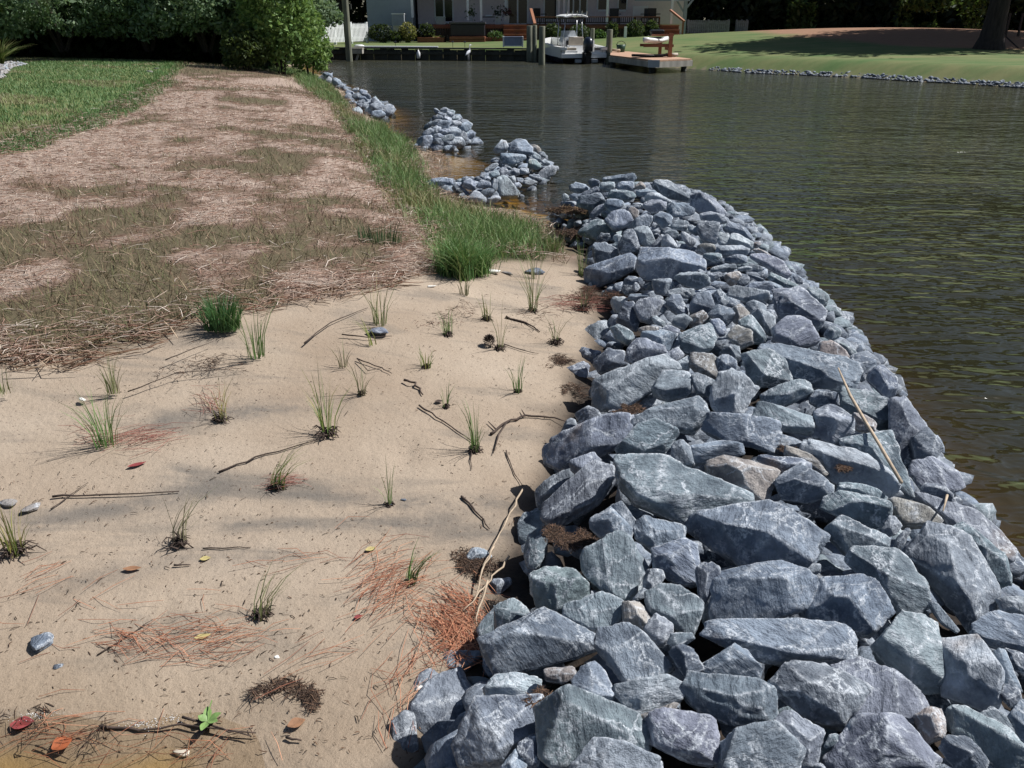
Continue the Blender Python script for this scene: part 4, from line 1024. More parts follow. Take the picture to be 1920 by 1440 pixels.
# bulkhead of upright planks with a cap
B0, B1 = Vector((-9.6, 44.15, 0)), Vector((4.75, 41.75, 0))
bk = thing("bulkhead", "dark tarred timber bulkhead holding up the far yard", "retaining wall", B0)
dB = (B1 - B0); LB = dB.length; aB = math.atan2(dB.y, dB.x); bk.rotation_euler = (0, 0, aB)
pl = MB().box(0, .34, -.05, .05, -1.0, .50).build("plank", M_BULK, bk, bevel=.01)
k = 0; xq = 0.0
while xq < LB:
    o = pl if k == 0 else pl.copy()
    if k: C.objects.link(o)
    o.parent = bk; o.location = (xq, (-.06 if k % 2 else .0) + rng.normal(0, .006), rng.normal(0, .01)); k += 1; xq += .352
MB().box(-.1, LB, -.16, .30, .515, .575).build("cap_board", M_BULK, bk, bevel=.01)
MB().box(-.1, LB, -.17, -.115, .26, .40).build("waler", M_BULK, bk, bevel=.01)
def bpt(px, dz=.58, off=-.05):            # a spot on top of the bulkhead below a pixel column
    d = ray(px, 92); n_ = Vector((-math.sin(aB), math.cos(aB), 0)); o = Vector((0, 0, CAM_H))
    t = (B0 - o).dot(n_) / d.dot(n_); q = o + d * t; return Vector((q.x, q.y, dz)) + n_ * off
a, b = bpt(668), bpt(822)
o = MB().tube([Vector((0, 0, 0)), b - a], .035, 8).build("white_pipe", M_WHITE); o.location = a + Vector((0, 0, .03)); tag(o, "long white pipe lying along the top of the bulkhead", "pipe")
o = MB().loft([[Vector((.22 * s * c, .12 * s * d, h)) for c, d in ((-1, -1), (1, -1), (1.1, .6), (.2, 1), (-1, .8))] for h, s in ((0, 1), (.06, 1.05), (.10, .6))]).build("folded_sail", M_WHITE, smooth=True)
o.location = bpt(674) + Vector((0, 0, .02)); tag(o, "crumpled white cloth bundle at the end of the long white pipe", "cloth")
t = thing("fender", "white bottle-shaped fender hanging on the dark bulkhead", "fender", bpt(787, .0, -.28))
MB().loft([[Vector((math.cos(a) * r_, math.sin(a) * r_, h)) for a in np.linspace(0, 6.28, 12, endpoint=False)] for h, r_ in ((.10, .05), (.13, .105), (.42, .11), (.52, .05), (.58, .035))]).build("body", M_WHITE, t, True)
MB().tube([(0, 0, .57), (0, .05, .62), (0, .15, .63)], .012, 5).build("rope", M_ROPE, t)
t.scale = (.82,) * 3
# heron standing in the shallows in front of the wall
hp = bpt(881, .0, -.35)
t = thing("heron", "slim grey-white heron standing at the foot of the bulkhead with its neck raised", "heron", hp)
bm_ = MB().tube([(-.30, 0, .30), (-.20, 0, .36), (-.05, 0, .45), (.08, 0, .52), (.14, 0, .60), (.12, 0, .68), (.11, 0, .76), (.15, 0, .84), (.20, 0, .88), (.26, 0, .87), (.40, 0, .85)],
               [.012, .055, .095, .085, .045, .030, .026, .026, .032, .016, .004], 9)
for s in (-1, 1): bm_.tube([(-.02, .035 * s, .42), (.0, .035 * s, .20), (.0, .035 * s, -.12)], [.018, .011, .010], 6)
bo = bm_.build("body", M_HERON, t, True)
t.rotation_euler = (0, 0, 1.0); t.scale = (.82,) * 3
# mooring pilings
def piling(px, ytop, ybot, Y, r, lab):
    p0 = AT(px, ybot, Y); zt = WZ(ytop, Y)
    t = thing("mooring_piling", lab, "piling", (p0.x, Y, 0), 0, "mooring pilings")
    rings = [[Vector((math.cos(a) * r * s, math.sin(a) * r * s, h)) for a in np.linspace(0, 6.28, 14, endpoint=False)] for h, s in ((-1.0, 1.05), (.2, 1.05), (zt * .6, 1.0), (zt - .02, .97), (zt, .90))]
    MB().loft(rings).build("post", M_PILE, t, True); return t
piling(992.5, 48, 112, 43.0 - .9, .14, "thickest of the three pilings beside the steps, farthest from the boat")
piling(1001.5, 47, 111, 42.2, .12, "slim middle piling of the three left of the boat")
piling(1015.5, 49, 118, 38.6, .135, "piling standing closest to the boat's bow side")
piling(1141, 55, 112, 40.0, .14, "tall piling between the boat and the wooden dock")
t = piling(1110, 53, 92, 43.6, .10, "piling half hidden behind the outboard motor")
# boathouse at the left end
Yb = 43.0
t = thing("boathouse", "dark roofed boat shelter on a tall post at the left end of the bulkhead", "boathouse", AT(655, 112, Yb - 1.0))
tw = t.location.copy()
def loc_build(mb, name, mat, par):
    o = mb.build(name, mat, par); o.matrix_parent_inverse = Matrix.Translation(-par.location); return o
q = MB(); zt = 5.2
rings = [[Vector((AT(655 - 4 * f, 112 - 112 * f, Yb - 1.0).x + math.cos(a) * .165, Yb - 1.0 + math.sin(a) * .165, -1 + f * 6)) for a in np.linspace(0, 6.28, 12, endpoint=False)] for f in (0, .3, .6, 1)]
bx = AT(655, 112, Yb - 1.0).x
rings = [[Vector((bx + math.cos(a) * .155, Yb - 1.0 + math.sin(a) * .155, h)) for a in np.linspace(0, 6.28, 12, endpoint=False)] for h in (-1, 1, 3, 5)]
loc_build(MB().loft(rings), "post", M_PILE, t)
rings = [[Vector((bx - 5 + math.cos(a) * .155, Yb - 1.0 + math.sin(a) * .155, h)) for a in np.linspace(0, 6.28, 12, endpoint=False)] for h in (-1, 1, 3, 5)]
loc_build(MB().loft(rings), "post", M_PILE, t)
zb = WZ(17, Yb - 1); zb2 = WZ(7, Yb - 1)
loc_build(MB().box(bx - 5.4, bx + .25, Yb - .95, Yb - .80, zb, zb2), "beam", M_BULK, t)
for s, x0 in ((1, bx - 1.9), (-1, bx - 1.5)):
    loc_build(MB().bar((x0, Yb - .9, zb2), (x0 + .55 * -s, Yb - .9, zb2 + .9), .12, .12), "brace", M_TIMBER, t)
loc_build(MB().add([(bx - 6, Yb - 1.8, 4.2), (bx + .8, Yb - 1.8, 4.2), (bx + .8, Yb + 2, 6), (bx - 6, Yb + 2, 6), (bx - 6, Yb - 1.8, 4.3), (bx + .8, Yb - 1.8, 4.3), (bx + .8, Yb + 2, 6.1), (bx - 6, Yb + 2, 6.1)],
                   [(0, 3, 2, 1), (4, 5, 6, 7), (0, 1, 5, 4), (1, 2, 6, 5), (2, 3, 7, 6), (3, 0, 4, 7)]), "roof", M_ROOF, t)
t = thing("dock_platform", "small grey timber landing with a slanted leg beside the tall post", "landing", bpt(668, .0, -.3))
MB().box(-.30, .46, -.45, .2, .30, .52).build("platform", M_TIMBER, t, bevel=.01)
MB().bar((.25, -.3, .30), (-.05, -.3, -.4), .16, .08).build("leg", M_TIMBER, t)
MB().box(-.32, .48, -.47, .22, .525, .56).build("top", M_TIMBER, t)
o = MB().loft([[Vector((x_, math.cos(a) * r_, .02 + max(-.02, math.sin(a) * r_ * .5))) for a in np.linspace(0, 6.28, 10, endpoint=False)] for x_, r_ in ((-.5, .02), (-.4, .12), (.3, .13), (.5, .03))]).build("white_float", M_WHITE, smooth=True)
q = G(612, 103.5, .0); o.location = (q.x, q.y, 0); tag(o, "low white float on the water behind the shrub", "float")
# picket fence
Yf = 53.0
fa, fb = G(610, 80, .62), G(686, 75, .62)
fa = AT(600, 80.5, 49.0); fb = AT(692, 74.5, 54.0); fa.z = fb.z = .60
t = thing("picket_fence", "white picket fence behind the green shrub by the boathouse", "fence", fa, math.atan2(fb.y - fa.y, fb.x - fa.x))
LF = (fb - fa).length; pk = MB(); xq = 0
while xq < LF:
    pk.add([(xq, 0, .06), (xq + .085, 0, .06), (xq + .085, 0, .98), (xq + .042, 0, 1.06), (xq, 0, .98), (xq, .02, .06), (xq + .085, .02, .06), (xq + .085, .02, .98), (xq + .042, .02, 1.06), (xq, .02, .98)],
           [(0, 1, 2, 3, 4), (9, 8, 7, 6, 5), (0, 5, 6, 1), (1, 6, 7, 2), (2, 7, 8, 3), (3, 8, 9, 4), (4, 9, 5, 0)]); xq += .145
pk.build("pickets", M_WHITE, t, kind='stuff')
for zz in (.22, .78): MB().box(0, LF, .023, .065, zz, zz + .10).build("rail", M_WHITE, t)
for f in (0, .33, .66, 1): MB().box(f * LF - .06, f * LF + .06, .068, .18, -.1, 1.12).build("post", M_WHITE, t)

# the house
Yw, Ym = 57.0, 59.5
zy = .55
house = thing("house", "long low lavender-grey house with white trim, porch posts and dark glass doors", "house", (0, 0, 0))
def wall_boards(name, x0, x1, z0, z1, Y, mat, par, gap=.15):
    mb = MB(); z = z0
    while z < z1:
        zz = min(z + gap, z1)
        mb.add([(x0, Y - .018, z), (x1, Y - .018, z), (x1, Y, zz), (x0, Y, zz), (x0, Y + .1, z), (x1, Y + .1, z), (x1, Y + .1, zz), (x0, Y + .1, zz)],
               [(0, 1, 2, 3), (0, 4, 5, 1), (3, 2, 6, 7), (0, 3, 7, 4), (1, 5, 6, 2), (4, 7, 6, 5)]); z += gap
    return mb.build(name, mat, par)
xl0, xl1 = WX(690, Yw), WX(772, Yw)
wall_boards("siding", xl0, xl1, zy - .1, 4.6, Yw, M_SIDEBLUE, house)
MB().box(xl0 + .02, xl1 - .02, Yw + .12, Yw + 8, zy - .1, 4.6).build("wing_wall", M_SIDEBLUE, house)
MB().box(xl1 + .003, xl1 + .16, Yw - .03, Yw + .13, WZ(33, Yw), 4.6).build("corner_trim", M_WHITE, house)
MB().box(xl1 + .003, xl1 + .10, Yw - .03, Yw + .13, zy - .1, WZ(33.2, Yw)).build("corner_post", M_GREYM, house)
xm0, xm1 = xl1 + .16, WX(1284, Ym)
zd = WZ(46, 55.6)                                    # deck level
wall_boards("siding", xm0, xm1, zd + .02, 4.6, Ym, M_SIDING, house)
MB().box(xm0 + .02, xm1, Ym + .12, Ym + 8, zy - .1, 4.6).build("main_wall", M_SIDING, house)
MB().add([(xl0 - .6, Yw - .6, 4.6), (xm1 + .6, Yw - .6, 4.6), (xm1 + .6, Ym + 8, 7.6), (xl0 - .6, Ym + 8, 7.6), (xl0 - .6, Yw - .6, 4.75), (xm1 + .6, Yw - .6, 4.75), (xm1 + .6, Ym + 8, 7.8), (xl0 - .6, Ym + 8, 7.8)],
         [(0, 3, 2, 1), (4, 5, 6, 7), (0, 1, 5, 4), (1, 2, 6, 5), (2, 3, 7, 6), (3, 0, 4, 7)]).build("roof", M_ROOF, house)
def opening(px0, px1, ytop, ybot, name, lab=None, mull=1):
    x0, x1 = WX(px0, Ym), WX(px1, Ym); z0, z1 = WZ(ybot, Ym), min(WZ(ytop, Ym), 3.75)
    f = MB()
    f.box(x0 - .09, x0, Ym - .07, Ym - .022, z0, z1 + .09); f.box(x1, x1 + .09, Ym - .07, Ym - .022, z0, z1 + .09); f.box(x0, x1, Ym - .07, Ym - .022, z1, z1 + .09)
    f.box(x0, x1, Ym - .07, Ym - .022, z0 - .12, z0)
    for i in range(1, mull + 1):
        c = x0 + (x1 - x0) * i / (mull + 1); f.box(c - .05, c + .05, Ym - .068, Ym - .024, z0, z1)
    fo = f.build(name, M_WHITE, house)
    MB().box(x0, x1, Ym - .045, Ym - .026, z0, z1).build("pane", M_GLASS, fo)
    if lab: fo['label'] = lab
opening(818, 849, -40, 40, "glass_door", None, 1)
opening(953, 988, -40, 44, "glass_door", None, 1)
opening(1021, 1042, -40, 36, "glass_door", None, 0)
opening(1062, 1098, -40, 24, "window", None, 2)
opening(1120, 1136, -40, 18, "window", None, 0)
opening(1158, 1172, -40, 18, "window", None, 0)
for px, yb, Yp in ((877, 38, 56.2), (902, 39, 56.2), (948, 26, 57.8), (1139, 44, 55.7), (1260, 45, 55.7)):
    x0 = WX(px, Yp, 20); o = MB().box(x0 - .07, x0 + .07, Yp, Yp + .14, WZ(yb, Yp), 3.55).build("porch_post", M_WHITE, house)
x0 = WX(1283, 56.5); MB().box(x0 - .1, x0 + .1, 56.5, 56.7, zy - .1, 3.5).build("porch_post", M_SIDEBLUE, house)
MB().bar((x0 + .1, 56.6, 2.55), (x0 + .75, 56.6, 3.4), .1, .1).build("brace", M_SIDEBLUE, house)
MB().bar((x0 - .1, 56.6, 2.3), (x0 - .9, 56.6, 3.4), .1, .1).build("brace", M_SIDEBLUE, house)
MB().box(WX(1188, 55.9), WX(1290, 55.9), 55.9, 56.1, WZ(2, 55.9), WZ(-6, 55.9)).build("porch_beam", M_SIDEBLUE, house)
MB().bar((WX(1000, Ym), Ym - .1, zd), (WX(1000, Ym), Ym - .1, 3.5), .12, .08).build("downpipe", M_SIDING, house)
for px in (1047, 1057, 1065): MB().box(WX(px, 57.5) - .07, WX(px, 57.5) + .07, 57.5, 57.6, zd, 3.5).build("porch_post", M_SIDING, house)
bo = MB()
for i in range(3):
    for j in range(2): bo.box(WX(784 + i * 10, Ym - .5) + .1 * (j % 2), WX(784 + i * 10, Ym - .5) + .30 + .1 * (j % 2), Ym - .5, Ym - .25, zy + .35 + j * .3, zy + .62 + j * .3)
bo.build("foundation_blocks", M_CONC, house)

# the deck and its steps
deck = thing("deck", "red-brown timber deck along the house with railing and two flights of steps", "deck", (0, 0, 0))
xd0, xd1 = WX(812, 55.6), WX(1240, 55.6)
MB().box(xd0, xd1, 55.6, Ym - .1, zd - .06, zd).build("floor", M_REDWOOD, deck)
sk = MB(); xq = xd0
n_fb = 0
while xq < xd1:
    sk.box(xq, xq + .135, 55.62, 55.66, zy - .05, zd - .063); xq += .15
sk.build("skirt_boards", M_DARKWOOD, deck, kind='stuff')
MB().box(xd0, xd1, 55.55, 55.598, zd - .22, zd - .065).build("fascia", M_REDWOOD, deck)
xr0, xr1 = WX(1003, 55.7), WX(1236, 55.7)
zr = WZ(32.5, 55.7)
MB().box(xr0, xr1, 55.66, 55.80, zr, zr + .05).build("top_rail", M_REDLIT, deck)
MB().box(xr0, xr1, 55.70, 55.76, zd + .08, zd + .14).build("bottom_rail", M_DARKWOOD, deck)
ba = MB(); xq = xr0
while xq < xr1: ba.box(xq, xq + .05, 55.71, 55.75, zd + .14, zr - .003); xq += .13
ba.build("balusters", M_DARKWOOD, deck, kind='stuff')
for f in np.linspace(0, 1, 6):
    xx = xr0 + (xr1 - xr0) * f; MB().box(xx - .05, xx + .05, 55.803, 55.90, zd, zr + .02).build("rail_post", M_REDWOOD, deck)
def steps(px0, px1, n, par, Y0):
    x0, x1 = WX(px0, Y0), WX(px1, Y0); hgt = (zd - zy) / n
    for i in range(n):
        zt = zd - .02 - i * hgt; yq = Y0 - .30 * (i + 1)
        tr_ = MB().box(x0, x1, yq, yq + .32, zt - .05, zt).build("tread", M_REDLIT, par)
        MB().box(x0 + .01, x1 - .01, yq + .06, yq + .09, zt - hgt - .02, zt - .053).build("riser", M_REDWOOD, par)
steps(944, 988, 4, deck, 55.55); steps(1236, 1272, 4, deck, 55.55)
a = AT(1257, 19, 55.4); b = AT(1283, 40, 54.3)
MB().bar(a, b, .14, .10).build("handrail", M_REDLIT, deck)
MB().box(b.x - .10, b.x + .0, 54.28, 54.38, zy - .1, b.z - .02).build("rail_post", M_REDLIT, deck)
a = AT(995.5, 17, 55.4); b = AT(1003, 45, 53.8)
MB().bar(a, b, .16, .10).build("handrail", M_REDLIT, deck)
MB().box(b.x - .06, b.x + .06, 53.8, 53.9, zy - .1, b.z).build("rail_post", M_REDWOOD, deck)
# things around the deck
t = thing("air_conditioner", "grey air conditioning unit standing against the blue-grey wing of the house", "air conditioner", (WX(748, 55.8), 55.9, 0))
w_ = (WX(760, 55.8) - WX(737, 55.8)) / 2
z0, z1 = WZ(49, 55.8), WZ(25, 55.8)
MB().box(-w_, w_, -w_, w_, z0, z1 - .06).build("casing", M_GREYM, t, bevel=.03)
fins = MB()
for i in range(9): fins.box(-w_ + .05, w_ - .05, -w_ - .012, -w_ - .002, z0 + .08 + i * .075, z0 + .10 + i * .075)
fins.build("fins", M_SLATEBLUE, t); MB().box(-w_ - .02, w_ + .02, -w_ - .02, w_ + .02, z1 - .057, z1).build("lid", M_WHITE, t)
MB().box(-w_ * .9, w_ * .9, -w_ * .9, w_ * .9, zy - .1, z0 - .003).build("stand", M_CONC, t)
t = thing("hot_tub", "square dark hot tub with a grey cover on a brown timber base", "hot tub", (0, 0, 0))
x0, x1 = WX(843, 53.4), WX(910, 53.4)
zb_ = WZ(68, 53.4); zt_ = WZ(45.5, 53.4)
MB().box(x0 + .04, x1 - .06, 53.4, 55.2, zb_, zt_).build("shell", M_TUB, t, bevel=.05)
MB().box(x0 - .02, x1 + .0, 53.34, 54.28, zt_ + .004, zt_ + .13).build("cover", M_TUBTOP, t, bevel=.03)
MB().box(x0 - .02, x1 + .0, 54.30, 55.26, zt_ + .004, zt_ + .13).build("cover", M_TUBTOP, t, bevel=.03)
for k_ in range(3): MB().box(x0, x1 - .03, 53.0 + k_ * .003, 55.3, zy - .1 + k_ * (zb_ - zy + .09) / 3, zy - .1 + (k_ + 1) * (zb_ - zy + .09) / 3 - .02).build("base_board", M_REDWOOD, t)
o = boxobj("planter_bed", 783, 833, 70.5, 84, 53.2, 1.5, M_REDWOOD, None, zy - .1); tag(o, "low brown timber planter between the shrubs and the hot tub", "planter")
o = boxobj("planter_bed", 911, 945, 71, 80, 54.0, 1.0, M_REDWOOD, None, zy - .1); tag(o, "low brown timber planter between the hot tub and the steps", "planter")
t = thing("deck_box", "grey-green storage box with a dark base on the deck corner", "storage box", (WX(826, 55.9), 56.0, zd))
MB().box(-.27, .30, -.2, .25, .0, .38).build("box", M_TEAL, t, bevel=.02); MB().box(-.29, .32, -.22, .27, .383, .44).build("lid", M_TEAL, t, bevel=.01)
t = thing("storage_bench", "blue-grey storage bench with white ends on the lawn before the steps", "bench", G(962, 88, .62))
MB().box(-.42, .42, -.22, .22, .03, .42).build("box", M_SLATEBLUE, t, bevel=.01)
for s in (-1, 1): MB().box(s * .46 - .035, s * .46 + .035, -.24, .24, .0, .47).build("end", M_WHITE, t, bevel=.01)
MB().box(-.42, .42, -.24, .24, .423, .46).build("seat", M_SLATEBLUE, t); MB().box(-.42, .42, -.23, -.222, .03, .07).build("rail", M_WHITE, t)
t = thing("patio_table", "dark patio table with a white cover near the hot tub", "table", (WX(917, 56.6), 56.8, zd))
MB().box(-.5, .55, -.3, .3, .40, .46).build("top", M_BLACK, t)
for sx in (-.45, .5):
    for sy in (-.25, .25): MB().box(sx - .025, sx + .025, sy - .025, sy + .025, 0, .397).build("leg", M_BLACK, t)
MB().loft([[Vector((math.cos(a) * r_ * .8, math.sin(a) * r_ * .5, h)) for a in np.linspace(0, 6.28, 12, endpoint=False)] for h, r_ in ((.463, .3), (.50, .32), (.56, .2))]).build("cover", M_WHITE, t, True)
def plant_pot(px, lab, w, colr, seed):
    Yp = 56.4
    t = thing("potted_plant", lab, "potted plant", (WX(px, Yp), Yp, zd))
    MB().loft([[Vector((c * w * s, d * w * s, h)) for c, d in ((-1, -1), (1, -1), (1, 1), (-1, 1))] for h, s in ((0, .85), (.5, 1), (.5, .85), (.44, .82))]).build("pot", M_GREYM, t)
    n = 120; cc = rng.normal(size=(n, 3)) * np.array([.16, .16, .18]) + np.array([0, 0, .68])
    V_, F_, co = leaves_mesh(cc, rng.uniform(.06, .12, n), pick(colr, n)); mk("foliage", V_, F_, M_LEAF, parent=t, cols=co)
plant_pot(934, "square grey planter with a small dark green plant on the deck", .2, [(.03, .05, .03)], 1)
plant_pot(950, "square grey planter with reddish leaves beside the glass door", .18, [(.10, .03, .05), (.06, .04, .03)], 2)
plant_pot(883, "small potted green plant behind the hot tub", .14, [(.06, .12, .03)], 3)
t = thing("louvred_panel", "white louvred shutter panel leaning on the wall at the right of the porch", "shutter", (WX(1199, 58.6), 58.7, 0))
z0, z1 = WZ(29, 58.6), WZ(11, 58.6)
for i in range(8): MB().box(-.40, .44, -.02, .03, z0 + i * (z1 - z0) / 8 + .01, z0 + (i + 1) * (z1 - z0) / 8 - .012).build("slat", M_WHITE, t)
for s in (-.47, .45): MB().box(s, s + .06, -.03, .05, z0 - .4, z1 + .03).build("stile", M_WHITE, t)
def chair(px, Yp, lab, rz):
    t = thing("patio_chair", lab, "chair", (WX(px, Yp), Yp, zd), rz, "dark patio chairs")
    MB().box(-.3, .3, -.28, .28, .36, .46).build("seat", M_BLACK, t, bevel=.02); MB().box(-.3, .3, .22, .30, .463, .95).build("backrest", M_BLACK, t, bevel=.02)
    for s in (-1, 1):
        MB().box(s * .31 - .03, s * .31 + .03, -.28, .2, .58, .63).build("armrest", M_BLACK, t)
        for yy in (-.25, .24): MB().box(s * .27 - .025, s * .27 + .025, yy - .025, yy + .025, 0, .357).build("leg", M_BLACK, t)
chair(1224, 57.0, "dark patio chair in front of the blank lavender wall", .3)
chair(1212, 57.6, "dark patio chair beside the louvred panel", -.5)
chair(1012, 57.4, "dark patio chair behind the slanted handrail", .8)
chair(1152, 57.6, "dark patio chair below the narrow dark window", .1)
o = boxobj("white_box", 1170, 1175, 50, 68, 53.0, .14, M_WHITE, None, zy - .1, .01); tag(o, "upright white post box between two round shrubs", "post")
# shrubs by the house
def leafy(name, lab, cat, x, y, z, rx, ry, rz, n, size, cols, group=None, stems=3, hollow=.55, low=-1.0, stem_r=.03):
    t = thing(name, lab, cat, (x, y, z), 0, group)
    d = rng.normal(size=(n, 3)); d /= np.linalg.norm(d, axis=1)[:, None]
    d = d[d[:, 2] > low]; n = len(d)
    lump = .72 + .55 * fbm(d * 2.3 + x * 1.7 + y, 2)
    r_ = (hollow + (1 - hollow) * rng.uniform(0, 1, n) ** .45) * lump
    gap = fbm(d * 4.2 + y * 3.1, 2) > .34
    cc = (d * r_[:, None] * np.array([rx, ry, rz]))[gap]; n = len(cc)
    cc[:, 2] += rz
    cl = pick(cols, n); lt = fbm(cc * np.array([1 / rx, 1 / ry, 1 / rz]) * 2.6 + 5, 2); cl = cl * (.65 + .7 * lt)[:, None]
    V_, F_, co = leaves_mesh(cc, size * rng.uniform(.6, 1.3, n), cl)
    mk("foliage", V_, F_, M_LEAF, parent=t, cols=co)
    st = MB()
    for i in range(stems):
        a = i * 2.1 + x; st.tube([(math.cos(a) * .08, math.sin(a) * .08, -.1), (math.cos(a) * rx * .25, math.sin(a) * ry * .25, rz * .7), (math.cos(a) * rx * .5, math.sin(a) * ry * .5, rz * 1.4)], [stem_r, stem_r * .7, stem_r * .25], 6)
    if stems: st.build("stems", M_BARK, t)
    return t
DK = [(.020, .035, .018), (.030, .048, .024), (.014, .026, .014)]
MD = [(.045, .075, .030), (.030, .055, .024), (.060, .085, .040)]
GOLD = [(.22, .21, .06), (.14, .15, .045), (.28, .25, .09)]
def shrub_px(px0, px1, py0, py1, Y, cols, lab, n=900, size=.10):
    x0, x1 = WX(px0, Y), WX(px1, Y); z1 = WZ(py0, Y); z0 = min(WZ(py1, Y), zy + .05)
    leafy("shrub", lab, "shrub", (x0 + x1) / 2, Y, z0, (x1 - x0) / 2, (x1 - x0) / 2.2, (z1 - z0) / 2, n, size, cols, "garden shrubs by the house")
shrub_px(688, 738, 44, 80, 54.0, DK, "very dark spreading shrub at the foot of the blue-grey wing", 1500)
shrub_px(746, 782, 42, 74, 53.6, GOLD, "golden green variegated shrub beside the air conditioner", 1100)
shrub_px(782, 816, 44, 72, 54.0, DK, "round dark shrub beside the white corner of the porch", 1100)
shrub_px(725, 758, 58, 80, 53.4, DK, "low dark shrub in the shade under the air conditioner", 700)
shrub_px(1021, 1052, 44, 68, 54.6, MD, "round green shrub behind the pilings", 900)
shrub_px(1068, 1106, 44, 66, 54.6, MD, "green shrub behind the boat's canopy legs", 900)
shrub_px(1110, 1138, 55, 76, 53.6, [(.05, .12, .03), (.07, .15, .04)], "bright green low shrub behind the outboard motor", 900)
shrub_px(1136, 1160, 41, 68, 54.4, MD, "green shrub behind the tall piling next to the dock", 800)
shrub_px(1172, 1208, 38, 69, 54.2, MD, "larger of the two round shrubs beside the right steps", 1200)
shrub_px(1207, 1235, 38, 64, 54.6, MD, "smaller round shrub touching the right steps", 1000)
shrub_px(914, 945, 58, 73, 54.3, [(.06, .13, .035), (.05, .10, .03)], "leafy green plants in the timber bed beside the steps", 500, .08)
shrub_px(808, 834, 66, 71, 53.6, GOLD, "golden ground cover in the low brown planter", 260, .06)
# fire pit, low fences
fp = G(1301, 67, .62); fp = AT(1302, 66, 53.0); fp.z = zy + .05
t = thing("fire_pit", "black fire pit on legs with a pale lid on the lawn", "fire pit", fp)
MB().loft([[Vector((math.cos(a) * r_, math.sin(a) * r_, h)) for a in np.linspace(0, 6.28, 12, endpoint=False)] for h, r_ in ((.15, .18), (.22, .27), (.40, .30), (.42, .26))]).build("bowl", M_BLACK, t, True)
for k_ in range(4): MB().bar((.22 * math.cos(k_ * 1.57 + .7), .22 * math.sin(k_ * 1.57 + .7), .2), (.28 * math.cos(k_ * 1.57 + .7), .28 * math.sin(k_ * 1.57 + .7), -.06), .04, .04).build("leg", M_BLACK, t)
MB().box(-.05, .30, -.15, .15, .423, .45).build("lid", M_GREYM, t)
def board_fence(px0, px1, py0, Y, lab):
    x0, x1 = WX(px0, Y), WX(px1, Y); z1 = WZ(py0, Y); zg = land1((x0 + x1) / 2, Y)
    t = thing("board_fence", lab, "fence", (x0, Y, zg)); mb = MB(); xq = 0
    while xq < x1 - x0: mb.box(xq, xq + .11, 0, .02, .02, z1 - zg + rng.uniform(-.02, .02)); xq += .135
    mb.build("boards", M_GREYFENCE, t, kind='stuff')
    for zz in (.25, .75): MB().box(0, x1 - x0, .023, .07, (z1 - zg) * zz, (z1 - zg) * zz + .09).build("rail", M_GREYFENCE, t)
    for f in (0, .5, 1): MB().box((x1 - x0) * f - .05, (x1 - x0) * f + .05, .072, .17, -.1, z1 - zg + .06).build("post", M_GREYFENCE, t)
board_fence(1290, 1366, 38, 60.5, "longer grey board fence in the shade behind the fire pit")
board_fence(1381, 1400, 38.5, 61.0, "short grey board fence panel standing alone in the shade")
# the boat
BY = 39.6
bp = AT(1083, 117, BY)
boat = thing("motor_boat", "white and navy centre console motorboat moored stern-on with a canopy top", "boat", (bp.x + .28, BY, 0), R(13)); boat.scale = (.93,) * 3
def ring(y, hw, keel, chine, ch_w, gun):
    pr = [(0, keel), (ch_w * .55 * hw, keel + (chine - keel) * .6), (ch_w * hw, chine), (hw * .98, chine + (gun - chine) * .55), (hw, gun)]
    L = [Vector((-a, y, b)) for a, b in pr[::-1]] + [Vector((a, y, b)) for a, b in pr[1:]]
    return L
prof = [(0, 1.16, -.32, .02, .88, .72), (1.5, 1.22, -.34, .03, .88, .76), (3.2, 1.16, -.32, .08, .84, .84), (4.6, .86, -.22, .22, .72, .94), (5.5, .42, .05, .45, .6, 1.02), (5.95, .05, .55, .75, .5, 1.06)]
rings = [ring(*p_) for p_ in prof]
low = [[Vector((v.x, v.y, min(v.z, .30 + .05 * i))) for v in r_] for i, r_ in enumerate(rings)]
MB().loft([[v for v in r_] for r_ in rings], close=False, caps=False).build("hull", M_NAVY, boat, True)
sides = MB()
for s in (-1, 1):
    A_ = []
    for (y, hw, kl, ch, cw, gn) in prof:
        z0 = .28 + .05 * y / 2; z0 = min(z0, gn - .1); hwz = hw * .985
        A_.append([Vector((s * (hwz + .012), y, z0)), Vector((s * (hw + .02), y, gn - .02)), Vector((s * (hw + .02), y, gn + .03)), Vector((s * max(.0, hw - .20), y, gn + .03)), Vector((s * max(.0, hw - .20), y, max(.3, gn - .45)))])
    sides.loft(A_, close=False, caps=False)
sides.build("topsides", M_GEL, boat, False)
MB().add([(-1.0, .25, .34), (1.0, .25, .34), (.95, 3.2, .36), (.3, 5.4, .55), (-.3, 5.4, .55), (-.95, 3.2, .36)], [(0, 1, 2, 3, 4, 5)]).build("deck", M_GEL, boat)
tr_ = MB()
tr_.box(-1.14, 1.14, -.02, .10, .26, .46); tr_.box(-1.15, -.30, .103, .52, .26, .60); tr_.box(.30, 1.15, .103, .52, .26, .60)
tr_.box(-1.17, -.85, .0, .6, .603, .74); tr_.box(.85, 1.17, .0, .6, .603, .74)
tr_.build("transom", M_GEL, boat, bevel=.02)
MB().box(-.92, -.34, .14, .50, .606, .72).build("cushion", M_CUSH, boat, bevel=.03); MB().box(.34, .92, .14, .50, .606, .72).build("cushion", M_CUSH, boat, bevel=.03)
MB().box(-1.0, -.65, 1.8, 2.6, .45, .80).build("cooler_seat", M_CUSH, boat, bevel=.04)
con = MB().loft([[Vector((c * w_, 2.1 + d, h)) for c, d in ((-1, 0), (1, 0), (1, .9), (-1, .9))] for h, w_ in ((.36, .42), (.95, .42), (1.18, .36))]).build("console", M_GEL, boat, bevel=.03)
MB().box(-.30, .30, 2.02, 2.096, .70, 1.0).build("dashboard", M_BLACK, con)
